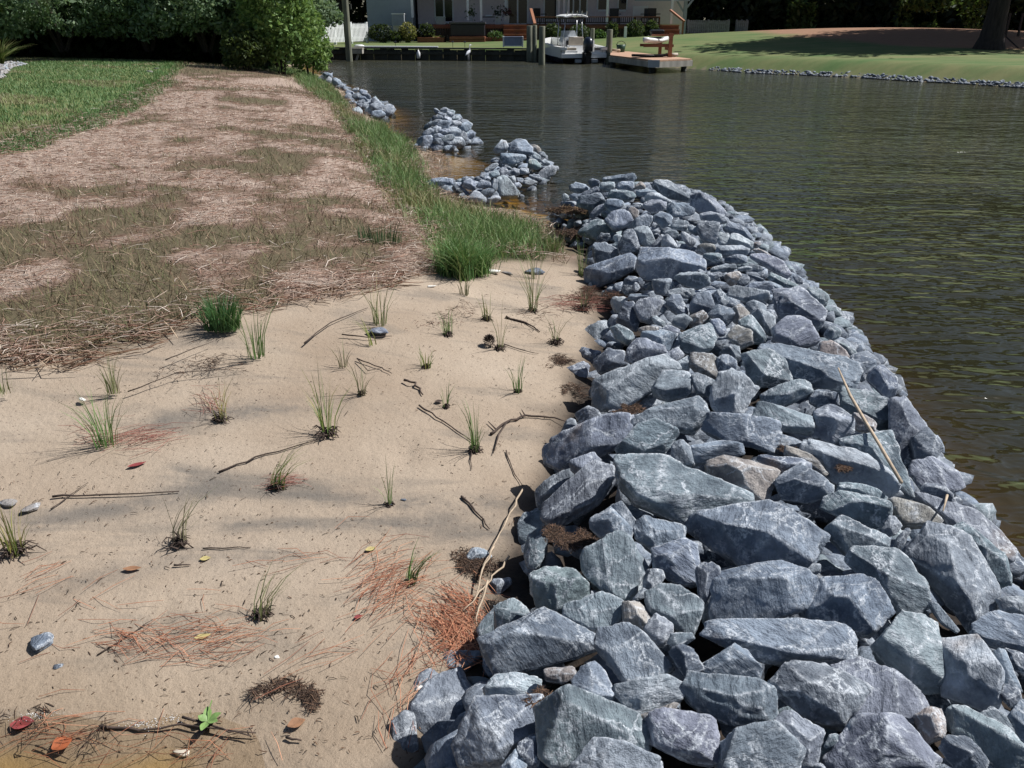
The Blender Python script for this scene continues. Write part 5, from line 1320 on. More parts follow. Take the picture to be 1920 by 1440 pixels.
MB().loft([[Vector((c * w_, 2.5 + d * .4 + (h - 1.19) * .3, h)) for c, d in ((-1, 0), (1, 0), (1, 1), (-1, 1))] for h, w_ in ((1.185, .36), (1.45, .30))]).build("windshield", M_GREYM, boat)
seat = MB().box(-.38, .38, 1.35, 1.75, .36, .80).build("helm_seat", M_GEL, boat, bevel=.04)
MB().box(-.38, .38, 1.33, 1.45, .803, 1.18).build("seat_back", M_CUSH, seat, bevel=.04)
for s in (-1, 1):
    for yq, dx in ((1.9, .06), (2.9, .0)):
        MB().tube([(s * .52, yq, .40), (s * .50, yq, 1.2), (s * (.46 - dx), yq - .03, 2.02)], .024, 8).build("canopy_leg", M_CHROME, boat, True)
MB().loft([[Vector((sx * w_, yq, h + b_)) for sx, b_ in ((-1, -.05), (-.6, .015), (0, .035), (.6, .015), (1, -.05), (1, -.09), (0, -.015), (-1, -.09))] for yq, w_, h in ((1.35, .55, 2.14), (1.55, .62, 2.17), (3.0, .60, 2.19), (3.25, .50, 2.16))]).build("canopy", M_GEL, boat, False)
MB().box(-.5, .5, 1.5, 3.0, 1.98, 2.055).build("canopy_underside", M_BLACK, boat)
for i in range(5): MB().tube([(-.5 + i * .25, 1.36, 2.12), (-.5 + i * .25, 1.30, 2.34)], .02, 6).build("rod_holder", M_CHROME, boat)
eng = thing("outboard_motor", None, None); eng.parent = boat; eng.location = (.10, -.22, 0)
del_lab = [eng.pop(k_, None) for k_ in ('label', 'category', 'group') if k_ in eng]
MB().loft([[Vector((math.cos(a) * rx * (1.0), yy + math.sin(a) * ry, h)) for a in np.linspace(0, 6.28, 14, endpoint=False)] for h, rx, ry, yy in ((.50, .15, .22, -.02), (.62, .24, .33, -.05), (.92, .25, .36, -.08), (1.10, .20, .30, -.06), (1.20, .10, .18, -.02))]).build("cowling", M_ENGINE, eng, True)
MB().loft([[Vector((.17 + dx, -.30 + dy, h)) for dx, dy in ((-.03, -.07), (.05, -.05), (.05, .0), (-.03, .0))] for h in (.56, .80, 1.05)]).build("white_stripe", M_GEL, eng)
MB().loft([[Vector((c * w_, yy + d * dd, h)) for c, d in ((-1, -1), (1, -1), (1, 1), (-1, 1))] for h, w_, dd, yy in ((-.5, .05, .14, .0), (.0, .08, .16, 0), (.35, .14, .20, .02), (.50, .15, .22, -.02))]).build("leg", M_BLACK, eng, bevel=.01)
MB().box(-.20, .20, .12, .26, .10, .52).build("bracket", M_BLACK, eng, bevel=.02)
for s in (-1, 1): MB().box(s * .55 - .20 + .28 * (s < 0), s * .55 + .10 + .28 * (s < 0), -.16, -.03, .06, .20).build("trim_tab", M_GREYM, boat)
# the dock with its rack, craft, hose and bucket
zk = .46
D_ = [G(1144, 103, .46), G(1228, 112.8, .46), G(1297, 110, .46), G(1215, 100.5, .46), G(1172, 95.5, .46), G(1146, 95, .46)]
for v_ in D_: v_.z = 0
dk = thing("dock", "low wooden dock with a pinkish board top and weathered grey skirt", "dock", D_[1])
def rel(v, z): return (v.x - D_[1].x, v.y - D_[1].y, z)
n_ = len(D_)
MB().add([rel(v, zk - .05) for v in D_] + [rel(v, zk) for v in D_], [tuple(range(n_))[::-1], tuple(range(n_, 2 * n_))] + [(i, (i + 1) % n_, n_ + (i + 1) % n_, n_ + i) for i in range(n_)]).build("board_top", M_DECK, dk)
for i, j in ((0, 1), (1, 2), (2, 3)):
    a, b = Vector(rel(D_[i], zk - .16)), Vector(rel(D_[j], zk - .16)); dv = (b - a).normalized(); nn = Vector((dv.y, -dv.x, 0)) * .03
    MB().bar(a + nn, b + nn, .05, .20).build("skirt_board", M_TIMBER, dk)
MB().box(-.26, .16, -.12, -.065, zk - .24, zk + .01).build("corner_board", M_GREYM, dk)
dc_ = sum(D_, Vector()) / len(D_)
for (x_, y_) in [tuple((v_ * .88 + dc_ * .12).xy) for v_ in D_[:4]]:
    rings = [[Vector((x_ - D_[1].x + math.cos(a) * .11, y_ - D_[1].y + math.sin(a) * .11, h)) for a in np.linspace(0, 6.28, 10, endpoint=False)] for h in (-1.2, zk - .06)]
    MB().loft(rings).build("pile", M_BULK, dk, True)
rk = AT(1259, 106, 34.2); 
rack = thing("boat_rack", "orange-brown timber rack post with arms on the dock", "rack", (rk.x, 34.6, zk - .05))
h1 = WZ(60, 34.6) - zk
MB().box(-.07, .07, -.07, .07, 0, h1).build("post", M_REDLIT, rack); 
dx = WX(1240, 35.6) - rk.x
MB().box(dx - .06, dx + .06, .9, 1.02, 0, WZ(72, 35.6) - zk).build("post", M_REDLIT, rack)
ha = WZ(80.5, 34.6) - zk
MB().box(-1.05, .12, -.05, .05, ha - .10, ha).build("arm", M_REDWOOD, rack); MB().box(-1.05, .12, .92, 1.0, ha - .10, ha).build("arm", M_REDWOOD, rack)
MB().box(-.06, .06, .073, .897, ha - .22, ha - .103).build("brace", M_REDLIT, rack)
MB().box(-.75, .1, -.04, .04, h1 - .10, h1 - .03).build("top_arm", M_REDLIT, rack)
def craft(name, lab, z, L, W, H, mats, loc, rz):
    t = thing(name, lab, "kayak" if 'kayak' in name else "paddle board", loc, rz)
    rings = []
    for f in np.linspace(0, 1, 9):
        w_ = W / 2 * math.sin(math.pi * min(.97, max(.03, f))) ** .6; x_ = (f - .5) * L; rk_ = .12 * H * abs(f - .5) * 4
        rings.append([Vector((x_, math.cos(a) * w_, rk_ + H / 2 + math.sin(a) * H / 2 * (1 if math.sin(a) < 0 else .55))) for a in np.linspace(0, 6.28, 12, endpoint=False)])
    MB().loft(rings).build("hull", mats[0], t, True); return t
t = craft("kayak", "white kayak lying across the arms of the timber rack", 0, 2.3, .55, .26, (M_GEL,), (rk.x - .52, 34.95, zk + ha - .04), R(58))
MB().loft([[Vector((x_, math.cos(a) * .20, .235 + .02 * math.sin(a))) for a in np.linspace(0, 6.28, 10, endpoint=False)] for x_ in (-.35, .35)]).build("cockpit", M_BLACK, t)
o = MB().loft([[Vector((c * w_, d * w_ * .7, h)) for c, d in ((-1, -1), (1, -1), (1, 1), (-1, 1))] for h, w_ in ((0, .22), (.2, .28), (.24, .2))]).build("gear_bag", M_BLACK, bevel=.03); o.location = (rk.x - .50, 34.95, zk + ha + .24); tag(o, "dark gear bag resting on the white kayak", "bag")
t = craft("paddle_board", "dark board with a cream tip lying on the dock under the rack", 0, 2.1, .6, .12, (M_BLACK,), (rk.x - .55, 34.7, zk + .01), R(24))
MB().loft([[Vector((x_, math.cos(a) * w_, .07 + math.sin(a) * .07)) for a in np.linspace(0, 6.28, 10, endpoint=False)] for x_, w_ in ((.62, .275), (.85, .22), (1.03, .08))]).build("tip", M_CUSH, t, True)
q = AT(1164, 95, 40.5)
t = thing("bucket", "dark green bucket on the dock beside the coiled hose", "bucket", (q.x, 40.5, zk))
MB().loft([[Vector((math.cos(a) * r_, math.sin(a) * r_, h)) for a in np.linspace(0, 6.28, 14, endpoint=False)] for h, r_ in ((0, .17), (.32, .22), (.32, .20), (.06, .15))]).build("body", M_GREENP, t, True)
MB().tube([(-.22, 0, .30), (-.15, 0, .42), (0, 0, .47), (.15, 0, .42), (.22, 0, .30)], .012, 6).build("handle", M_BLACK, t)
q = AT(1151, 95, 40.2); mb = MB(); P_ = []
for i in range(60):
    a = i / 60 * 6.28 * 3; P_.append((math.cos(a) * (.26 + .02 * math.sin(i)), math.sin(a) * .26, .03 + .03 * i / 20 + .06 * max(0, math.sin(a * .5)) ** 3))
o = mb.tube(P_, .022, 6).build("hose", M_ROPE, smooth=True); o.location = (q.x, 40.2, zk); tag(o, "tan hose coiled on the dock by the tall piling", "hose")
for k_, (px, lab) in enumerate([(733, "small black garden light in the grass behind the white pipe"), (865, "small black garden light in front of the hot tub base"), (842, "tiny dark garden light at the end of the white pipe")]):
    q = bpt(px, .57, .8); t = thing("garden_light", lab, "garden light", q, 0, "garden lights along the bulkhead")
    MB().tube([(0, 0, 0), (0, 0, .22)], .012, 6).build("stake", M_BLACK, t); MB().loft([[Vector((math.cos(a) * r_, math.sin(a) * r_, h)) for a in np.linspace(0, 6.28, 8, endpoint=False)] for h, r_ in ((.22, .07), (.27, .06), (.29, .02))]).build("lamp_head", M_BLACK, t)

# ------------------------------------------------------------------ trees and hedges
def tree(name, lab, x, y, r0, h, crown, n, size, cols, group=None, limbs=5):
    z = land1(x, y)
    t = thing(name, lab, "tree", (x, y, z), 0, group)
    mb = MB()
    mb.loft([[Vector((math.cos(a) * r0 * s * (1 + .12 * math.sin(a * 5 + x) * (s > 1.1)), math.sin(a) * r0 * s * (1 + .12 * math.cos(a * 4) * (s > 1.1)), h * f)) for a in np.linspace(0, 6.283, 16, endpoint=False)]
             for f, s in ((-.03, 1.75), (.015, 1.45), (.05, 1.15), (.15, 1.0), (.5, .85), (.8, .6), (1.0, .3))])
    mb.build("trunk", M_BARK, t, True)
    cx, cy, cz, rx, ry, rz = crown
    lm = MB()
    for i in range(limbs):
        a = i * 2.4 + x; f = .45 + .5 * i / limbs
        lm.tube([(0, 0, h * f), (cx * .5 + math.cos(a) * rx * .3, cy * .5 + math.sin(a) * ry * .3, h * f + (cz - h * f) * .5), (cx + math.cos(a) * rx * .7, cy + math.sin(a) * ry * .7, cz + rz * .2)], [r0 * .24, r0 * .14, r0 * .05], 6)
    lm.build("limbs", M_BARK, t, True)
    ncl = max(10, n // 70); d = rng.normal(size=(ncl, 3)); d /= np.linalg.norm(d, axis=1)[:, None]
    cl = d * (rng.uniform(.25, 1, ncl) ** .5)[:, None] * np.array([rx, ry, rz]) + np.array([cx, cy, cz])
    w_ = rng.integers(0, ncl, n); cc = cl[w_] + rng.normal(size=(n, 3)) * np.array([rx, ry, rz]) * .17
    co = pick(cols, n) * (.6 + .8 * rng.uniform(size=ncl)[w_])[:, None]
    V_, F_, co = leaves_mesh(cc, size * rng.uniform(.6, 1.3, n), co)
    mk("crown", V_, F_, M_LEAF, parent=t, cols=co); return t
TG = [(.030, .055, .018), (.045, .075, .022), (.022, .040, .014)]
tree("shade_tree", "massive dark trunk of the shade tree on the far right lawn", 18.9, 35.0, .37, 8.8, (4.2, 5.6, 8.8, 6.2, 5.4, 2.6), 20000, .36, TG)
tree("shade_tree", "tall tree beyond the right edge of the picture", 30.0, 45.0, .35, 9, (-1.5, 1.5, 9.0, 5.2, 4.0, 3.0), 6000, .34, TG)
tl = [(9.5, 66), (13.5, 69), (17.5, 65.5), (22, 68), (26.5, 65), (31, 69), (36, 65), (42, 68), (48, 64), (55, 66), (62, 60), (-12.5, 66), (-8, 69), (-3, 70), (-17, 64), (3, 71), (70, 50)]
labs = ["tree in the dark wood directly behind the grey board fence", "tree in the dark wood behind the short fence panel", "tree in the dark wood at the start of the far lawn", "tree in the dark wood behind the middle of the far lawn",
        "tree in the dark wood behind the tawny rise", "tree in the dark wood left of the massive trunk", "tree in the dark wood behind the massive trunk", "tree in the dark wood right of the massive trunk"] + ["tall wood tree far to the right beyond the lawn"] + ["tall wood tree near the outer end of the row", "second tall wood tree near the outer end of the row"] + ["wood tree behind the gap between boathouse and house", "wood tree behind the blue-grey house wing", "wood tree behind the glass doors of the house", "wood tree behind the boathouse roof", "wood tree behind the boat, hidden by the house", "outermost wood tree past the right picture edge"]
for i, (x_, y_) in enumerate(tl):
    tree("wood_tree", labs[i], x_, y_, .2 + .1 * random.random(), 11, (0, 0, 9.0, 3.6, 3.4, 4.6), 2600, .42, TG, "tall wood behind the far bank", 4)
def leaf_mass(name, lab, boxes, cols, size, dens, thr=.40):
    Vs = []; Cs = []; Ss = []
    for (x0, x1, y0, y1, z0, z1) in boxes:
        n = int(dens * (x1 - x0) * (z1 - z0)); c = np.stack([rng.uniform(x0, x1, n), rng.uniform(y0, y1, n), rng.uniform(z0, z1, n)], 1)
        k_ = (fbm(c * np.array([.5, .5, .6]) + 3, 2) > thr) & (c[:, 2] < z0 + (z1 - z0) * (.55 + .6 * fbm2(c[:, 0], c[:, 1] * 0, .35, 2)))
        c = c[k_]; Vs.append(c); Ss.append(size * rng.uniform(.6, 1.3, len(c))); Cs.append(pick(cols, len(c)) * (.5 + fbm(c * .9, 2))[:, None])
    V_, F_, co = leaves_mesh(np.concatenate(Vs), np.concatenate(Ss), np.concatenate(Cs))
    return tag(mk(name, V_, F_, M_LEAF, cols=co), lab, kind='stuff')
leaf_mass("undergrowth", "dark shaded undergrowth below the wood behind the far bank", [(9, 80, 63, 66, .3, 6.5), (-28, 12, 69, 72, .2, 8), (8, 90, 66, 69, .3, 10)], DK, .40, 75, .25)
leaf_mass("thicket", "lighter green thicket behind the lawn beside the massive trunk", [(WX(1690, 60), WX(1850, 60), 60, 61.5, 1.0, 4.2), (WX(1480, 62), WX(1530, 62), 62, 63, 1, 3.2)], [(.06, .11, .03), (.045, .085, .025), (.09, .12, .035)], .24, 110)
# fence posts and leaning pole right of the trunk
for px, yb, lab in ((1885, 68, "thin dark fence post just right of the massive trunk"), (1908, 70, "second thin dark fence post by the right picture edge")):
    q = AT(px, yb, 42); zg = land1(q.x, 42); o = MB().box(-.04, .04, -.04, .04, -.2, 1.0).build("fence_post", M_DARKWOOD); o.location = (q.x, 42, zg); tag(o, lab, "fence post", "dark fence posts on the far lawn")
a = AT(1881, 64, 36.0)
b = AT(1911, 93, 34.9); b.z = land1(b.x, b.y)
o = MB().tube([Vector((0, 0, 0)), a - b], .025, 6).build("leaning_pole", M_DARKWOOD); o.location = b; tag(o, "thin pole leaning toward the massive trunk", "pole")
q = AT(1869, 64, 36.2); o = MB().loft([[Vector((math.cos(c_) * r_, math.sin(c_) * r_, h)) for c_ in np.linspace(0, 6.28, 10, endpoint=False)] for h, r_ in ((-.08, .03), (0, .09), (.08, .03))]).build("white_float", M_WHITE, smooth=True)
o.location = (q.x, 36.2, q.z); tag(o, "small white ball at the top of the leaning pole", "float")

# left hedge of wax myrtles
HG = [(.165, .255, .135), (.22, .31, .18), (.125, .20, .105), (.27, .35, .22)]
HB = [(.18, .30, .085), (.23, .34, .105), (.13, .23, .07)]
hz = [(-17.5, 29.5, 2.4, HG), (-14.6, 28.8, 2.5, HG), (-12.0, 29.2, 2.2, HG), (-9.9, 28.7, 2.3, HG), (-7.9, 29.0, 2.2, HG)]
hl = ["hedge shrub behind the palm at the far end of the lawn", "greyish hedge shrub beyond the broadest part of the lawn", "pale leaved hedge shrub in the middle of the row", "dark hedge shrub behind the end of the dry strip", "hedge shrub next to the bright green waterside bush"]
for (x_, y_, r_, cl), lb in zip(hz, hl):
    leafy("hedge_shrub", lb, "shrub", x_, y_, .95, r_, r_ * .8, 1.35, 15000, .10, cl, "wax myrtle hedge behind the lawn", 5, .45, -.75, .07)
leaf_mass("hedge_shade_leaves", "near-black leaves coloured as the shade inside the hedge behind the lawn", [(-30, -8.0, 30.2, 31.0, .2, 3.6), (-32, -8.4, 31.4, 33.0, .2, 4.2)], DK, .34, 150, .2)  # leaf sheet behind the shrubs, near-black colour standing in for shade within
leafy("waterside_bush", "tall bright green bush at the water's edge by the hedge", "bush", -6.62, 25.2, .45, 1.12, 1.1, 1.55, 10000, .085, HB, None, 6, .3, -.9, .04)
leafy("waterside_bush", "lower olive bush at the foot of the tall bright green bush", "bush", -7.35, 24.4, .45, .70, .7, .62, 2600, .075, [(.085, .12, .035), (.055, .085, .028)], None, 4, .3, -.9, .025)
leafy("waterside_bush", "green bush leaning out over the water beside the tall one", "bush", -6.15, 26.6, .25, .70, .7, .95, 4000, .08, HB, None, 4, .3, -.9, .03)
# palm beyond the left edge with fronds hanging in
pb = Vector((-10.0, 15.5, land1(-10.0, 15.5)))
palm = thing("palm", "palm with drooping green and browned fronds at the upper left corner", "palm", pb)
MB().tube([(0, 0, -.2), (.05, 0, .8), (.1, 0, 1.6), (.15, 0, 2.3)], [.22, .18, .16, .18], 12).build("trunk", M_BARK, palm, True)
for i in range(15):
    a = i * 2.4 + .5; dead = i % 5 == 1; L = rng.uniform(1.5, 2.2); up = -.1 if dead else rng.uniform(.3, .9)
    spine = []
    for k_ in range(9):
        f = k_ / 8; spine.append(Vector((.15 + math.cos(a) * L * f * (1 - .15 * f), math.sin(a) * L * f * (1 - .15 * f), 2.25 + up * f - (1.5 if dead else 1.25) * f * f)))
    mb = MB().tube(spine, [.018 * (1 - .8 * k_ / 8) for k_ in range(9)], 5)
    for k_ in range(40):
        f = .12 + .88 * k_ / 40; j = min(7, int(f * 8)); p_ = spine[j].lerp(spine[j + 1], f * 8 - j); dr = (spine[j + 1] - spine[j]).normalized()
        for s in (-1, 1):
            sd = Vector((-math.sin(a), math.cos(a), 0)) * s; tip = p_ + sd * .34 * (1 - .5 * f) + dr * .16 + Vector((0, 0, -.16))
            mb.add([p_ + dr * .012, tip, p_ - dr * .012], [(0, 1, 2)])
    mb.build("frond", M_BROWNLEAF if dead else M_LEAF, palm)
    if not dead:
        me = palm.children[-1].data; at_ = me.attributes.new("Col", 'FLOAT_COLOR', 'POINT'); cc = np.ones((len(me.vertices), 4), np.float32); cc[:, :3] = np.array([.05, .10, .028]) * rng.uniform(.7, 1.3); at_.data.foreach_set("color", cc.ravel())
yq = G(2, 131, .58); n = 150; az = rng.uniform(0, 6.28, n)
t = thing("spiky_plant", "spiky yellow-green yucca beside the pale gravel bed", "yucca", (yq.x, yq.y, land1(yq.x, yq.y)))
V_, F_, cc = blades_mesh(np.stack([np.cos(az) * .08, np.sin(az) * .08, np.full(n, .02)], 1), rng.uniform(.4, .85, n), np.full(n, .04), rng.uniform(.1, 1.3, n), pick([(.14, .17, .05), (.09, .13, .04), (.20, .20, .08)], n), 3, az=az)
mk("leaves", V_, F_, M_LEAF, parent=t, cols=cc)
# pale gravel bed
GB = gp((-60, 150), (-10, 128), (30, 126), (54, 132), (30, 140), (18, 148), (14, 160), (-10, 166), (-60, 168), z=.55)
pts, szs, cds = [], [], []
while len(pts) < 700:
    x_, y_ = rng.uniform(min(p_[0] for p_ in GB), max(p_[0] for p_ in GB)), rng.uniform(min(p_[1] for p_ in GB), max(p_[1] for p_ in GB))
    if sd_poly([x_], [y_], GB)[0] > 0: pts.append((x_, y_, land1(x_, y_) + .02)); szs.append(rng.uniform(.06, .15)); cds.append('t' if rng.uniform() < .75 else 'w')
rubble("gravel_bed", pts, szs, cds, 1, "pale gravel bed at the left edge of the lawn")
# ------------------------------------------------------------------ grasses on the ground
def sample_view(n, y0, y1, xr=1.0, power=1.6):
    """points on the ground, denser near the camera"""
    t = rng.uniform(0, 1, n) ** power
    y = y0 + (y1 - y0) * t
    x = rng.uniform(-1, 1, n) * (2.2 + .78 * y) * xr
    return x, y
# mown lawn
x, y = sample_view(330000, 7.5, 32, 1.0, 1.5)
k = (sd_poly(x, y, LAWN) + .25 * (fbm2(x, y, 1.6, 3) - .5) * 2 > -.06) & (x < 0)
x, y = x[k], y[k]; n = len(x)
pt = fbm2(x, y, .55, 5)
c = np.where((pt > .56)[:, None], pick([(.25, .23, .13), (.20, .22, .10), (.29, .25, .16)], n), pick([(.115, .215, .080), (.095, .185, .066), (.140, .235, .09), (.165, .225, .105)], n))
V_, F_, cc = blades_mesh(np.stack([x, y, land(x, y) - .005], 1), rng.uniform(.03, .075, n), rng.uniform(.006, .013, n) * (1 + y / 20), rng.uniform(.1, .8, n), c, 1)
tag(mk("lawn_grass", V_, F_, M_BLADE, cols=cc), "mown green lawn with a few faded patches", kind='stuff')
# longer fringe where lawn meets straw
x, y = sample_view(160000, 7.5, 26, 1.0, 1.4)
d = sd_poly(x, y, LAWN) + .25 * (fbm2(x, y, 1.6, 3) - .5) * 2
k = (d > -.12) & (d < .45) & (rng.uniform(size=len(x)) < .8) & (x < 0)
x, y = x[k], y[k]; n = len(x)
V_, F_, cc = blades_mesh(np.stack([x, y, land(x, y)], 1), rng.uniform(.06, .15, n), rng.uniform(.007, .013, n), rng.uniform(.2, .8, n), pick([(.085, .18, .055), (.11, .205, .07), (.07, .15, .045)], n), 2)
tag(mk("lawn_fringe", V_, F_, M_BLADE, cols=cc), "taller dark green grass along the lawn edge", kind='stuff')
# dry strip: stubble, thin green regrowth, loose straw
def in_straw(x, y): return np.maximum(sd_poly(x, y, STRAW), np.where(y > 5.7, sd_poly(x, y, MARSH) * 0 + np.clip(sd_poly(x, y, MARSH) + .3, -9, .3), -9)) + .10 * (fbm2(x, y, 5, 4) - .5) * 2
x, y = sample_view(330000, 3.2, 27, 1.0, 1.55)
k = (in_straw(x, y) > -.02) & (x < .4)
x, y = x[k], y[k]; n = len(x)
p1 = patch_at(x, y) + rng.normal(0, .17, n)
gr = (p1 < .27)
br = (p1 >= .27) & (p1 < .66)
c = np.where(gr[:, None], pick([(.130, .145, .065), (.175, .150, .080), (.115, .120, .058), (.30, .23, .15), (.20, .13, .09)], n),
             np.where(br[:, None], pick([(.20, .12, .08), (.14, .085, .055), (.26, .18, .13), (.12, .105, .05)], n), pick([(.42, .33, .26), (.34, .24, .18), (.48, .40, .32), (.22, .14, .10)], n)))
kk = rng.uniform(size=n) < np.where(gr | br, .8, .55)
x, y, c, gr = x[kk], y[kk], c[kk], gr[kk]; n = len(x)
h = np.where(gr, rng.uniform(.05, .14, n), rng.uniform(.03, .10, n))
V_, F_, cc = blades_mesh(np.stack([x, y, land(x, y) + .01], 1), h, rng.uniform(.002, .0048, n) * (1 + y / 11), rng.uniform(.2, 1.3, n), c, 1)
tag(mk("stubble", V_, F_, M_STRAW, cols=cc), "dry brown and olive grass stubble on the bare strip", kind='stuff')
def straws(name, x, y, z, L, w, cols, label, mat, flat=.12, az=None, arch=.03):
    n = len(x)
    az = rng.uniform(0, np.pi, n) if az is None else az
    d = np.stack([np.cos(az), np.sin(az), rng.normal(0, flat, n)], 1)
    s = np.stack([-np.sin(az), np.cos(az), np.zeros(n)], 1)
    c0 = np.stack([x, y, z], 1); hl = (L / 2)[:, None]; ww = (w / 2)[:, None]
    up = np.array([0, 0, 1.0])
    bend = rng.normal(0, .10, n)[:, None] * s * L[:, None]
    a, b, m_ = c0 - d * hl, c0 + d * hl, c0 + up * (L * arch)[:, None] + bend
    V = np.stack([a - s * ww, a + s * ww, m_ - s * ww + up * ww, m_ + s * ww + up * ww, b - s * ww * .6, b + s * ww * .6, a - up * ww, m_ - up * ww, b - up * ww], 1).reshape(-1, 3)
    q = np.arange(n)[:, None] * 9
    F = np.concatenate([q + np.array(t) for t in ([0, 1, 3, 2], [2, 3, 5, 4], [6, 0, 2, 7], [7, 2, 4, 8], [1, 6, 7, 3], [3, 7, 8, 5])], 0)
    return tag(mk(name, V, F, mat, cols=np.repeat(cols, 9, axis=0)), label, kind='stuff')
x, y = sample_view(190000, 3.1, 20, 1.0, 1.6)
dd = in_straw(x, y); p1 = patch_at(x, y)
k = (dd > -.05) & (x < .4) & (rng.uniform(size=len(x)) < np.clip(-.25 + p1 * 1.1 + .6 * (dd < .3) * (y < 6), .04, 1))
x, y = x[k], y[k]; n = len(x)
straws("loose_straw", x, y, land(x, y) + rng.uniform(.015, .06, n), rng.uniform(.03, .15, n), rng.uniform(.0012, .0034, n) * (1 + y / 9),
       pick([(.54, .43, .35), (.44, .33, .26), (.64, .55, .47), (.34, .21, .16), (.46, .32, .25)], n), "pale broken straw lying over the dry strip", M_STRAW, az=rng.normal(.35, .75, n))
# the straw mat hanging over the sand at its edge
x, y = sample_view(40000, 3.0, 6.5, 1.0, 1.2)
dd = in_straw(x, y); k = (dd > -.09) & (dd < .10) & (x < .1) & (rng.uniform(size=len(x)) < .45)
x, y = x[k], y[k]; n = len(x)
straws("straw_edge", x, y, land(x, y) + rng.uniform(.0, .035, n), rng.uniform(.06, .28, n), rng.uniform(.002, .0045, n) * 1.3,
       pick([(.36, .27, .19), (.24, .15, .10), (.12, .075, .05), (.30, .17, .12)], n), "frayed brown edge of the straw over the sand", M_STRAW, az=rng.normal(.45, .6, n))
# marsh grass along the water
x, y = sample_view(420000, 4.6, 30, .75, 1.35)
d = sd_poly(x, y, MARSH) + .18 * (fbm2(x, y, 2.2, 21) - .5) * 2
bald = sd_poly(x, y, BALDS)
k = (d > 0) & (land(x, y) > -.06) & (bald < .02) & (rng.uniform(size=len(x)) < np.clip(.35 + d * 2.5, 0, 1))
for poly, hm, fall in HEAPS: k &= sd_poly(x, y, poly) < .03
x, y, d = x[k], y[k], d[k]; n = len(x)
pt = fbm2(x, y, 1.1, 22) + .25 * (fbm2(x, y, 5, 23) - .5)
c = np.where((pt > .55)[:, None], pick([(.28, .28, .12), (.36, .31, .17), (.17, .22, .08)], n), pick([(.165, .275, .10), (.130, .24, .08), (.20, .30, .11), (.27, .32, .14)], n))
h = rng.uniform(.09, .27, n) * np.clip(.55 + d * 1.4, .5, 1.05)
V_, F_, cc = blades_mesh(np.stack([x, y, land(x, y) - .01], 1), h, rng.uniform(.0028, .006, n) * (1 + y / 13), rng.uniform(.15, .85, n), c, 2)
tag(mk("marsh_grass", V_, F_, M_BLADE, cols=cc), "bright green marsh grass fringing the water", kind='stuff')
# thin green sprigs in the straw
def tuft(name, px, py, rad_px, hpx, n, cols, label, group=None, lean=(.1, .5), cat='grass tuft', w=.0055, az=None, z=None, root=None, spread=1.0):
    b = G(px, py, .12); 
    for _ in range(3): b = G(px, py, land1(b.x, b.y))
    s = (b - cam.location).length / F_PX
    r_ = rad_px * s; hh = hpx * s * 1.30
    a = rng.uniform(0, 6.28, n); q = np.sqrt(rng.uniform(0, 1, n)) * r_
    base = np.stack([np.cos(a) * q, np.sin(a) * q * spread, np.zeros(n)], 1)
    if az is None: azv = a + rng.normal(0, .5, n)
    else: azv = rng.normal(az, .45, n)
    V_, F_, cc = blades_mesh(base, hh * rng.uniform(.45, 1.08, n), np.full(n, w) * rng.uniform(.7, 1.2, n), rng.uniform(lean[0], lean[1], n), pick(cols, n), 3, az=azv)
    if n > 300:                                 # a big clump is several plants grown together
        ng = 9; ga = rng.uniform(0, 6.28, ng); gq = np.sqrt(rng.uniform(.05, 1, ng)) * r_ * .8; gi = rng.integers(0, ng, n)
        base = np.stack([np.cos(ga[gi]) * gq[gi] + rng.normal(0, r_ * .16, n), (np.sin(ga[gi]) * gq[gi]) * spread + rng.normal(0, r_ * .16, n), np.zeros(n)], 1)
        gh = rng.uniform(.6, 1.05, ng); gd = rng.uniform(0, 6.28, ng)
        V_, F_, cc = blades_mesh(base, hh * gh[gi] * rng.uniform(.4, 1.0, n), np.full(n, w) * rng.uniform(.6, 1.1, n), rng.uniform(.15, 1.0, n), pick(cols, n), 3, az=gd[gi] + rng.normal(0, 1.0, n))
    t = thing(name, label, cat, (b.x, b.y, b.z - .004), 0, group)
    mk("blades", V_, F_, M_BLADE, parent=t, cols=cc)
    if root:
        k_ = 46; a = rng.uniform(0, 6.28, k_)
        rb = MB()
        for i in range(k_):
            L = root * s * rng.uniform(.5, 1.1); p0 = Vector((rng.normal(0, .25) * root * s, rng.normal(0, .25) * root * s, abs(rng.normal(0, .22)) * root * s + .004))
            d_ = Vector((math.cos(a[i]), math.sin(a[i]), rng.uniform(-.2, .5)))
            rb.tube([p0, p0 + d_ * L * .5 + Vector((0, 0, .2 * L)), p0 + d_ * L + Vector((0, 0, -.25 * L))], [.0035, .0025, .001], 4, False)
        rb.build("roots", M_TWIG, t)
    return t
GR = [(.12, .24, .07), (.16, .28, .09), (.22, .30, .12)]
DG = [(.06, .15, .055), (.08, .17, .06)]
LIME = [(.32, .38, .10), (.42, .42, .14), (.22, .32, .08), (.16, .27, .08)]
YEL = [(.36, .33, .10), (.28, .28, .08), (.15, .20, .05)]
OLV = [(.25, .28, .12), (.35, .32, .17), (.18, .25, .10)]
DRY = [(.30, .28, .18), (.22, .24, .13), (.36, .32, .21)]
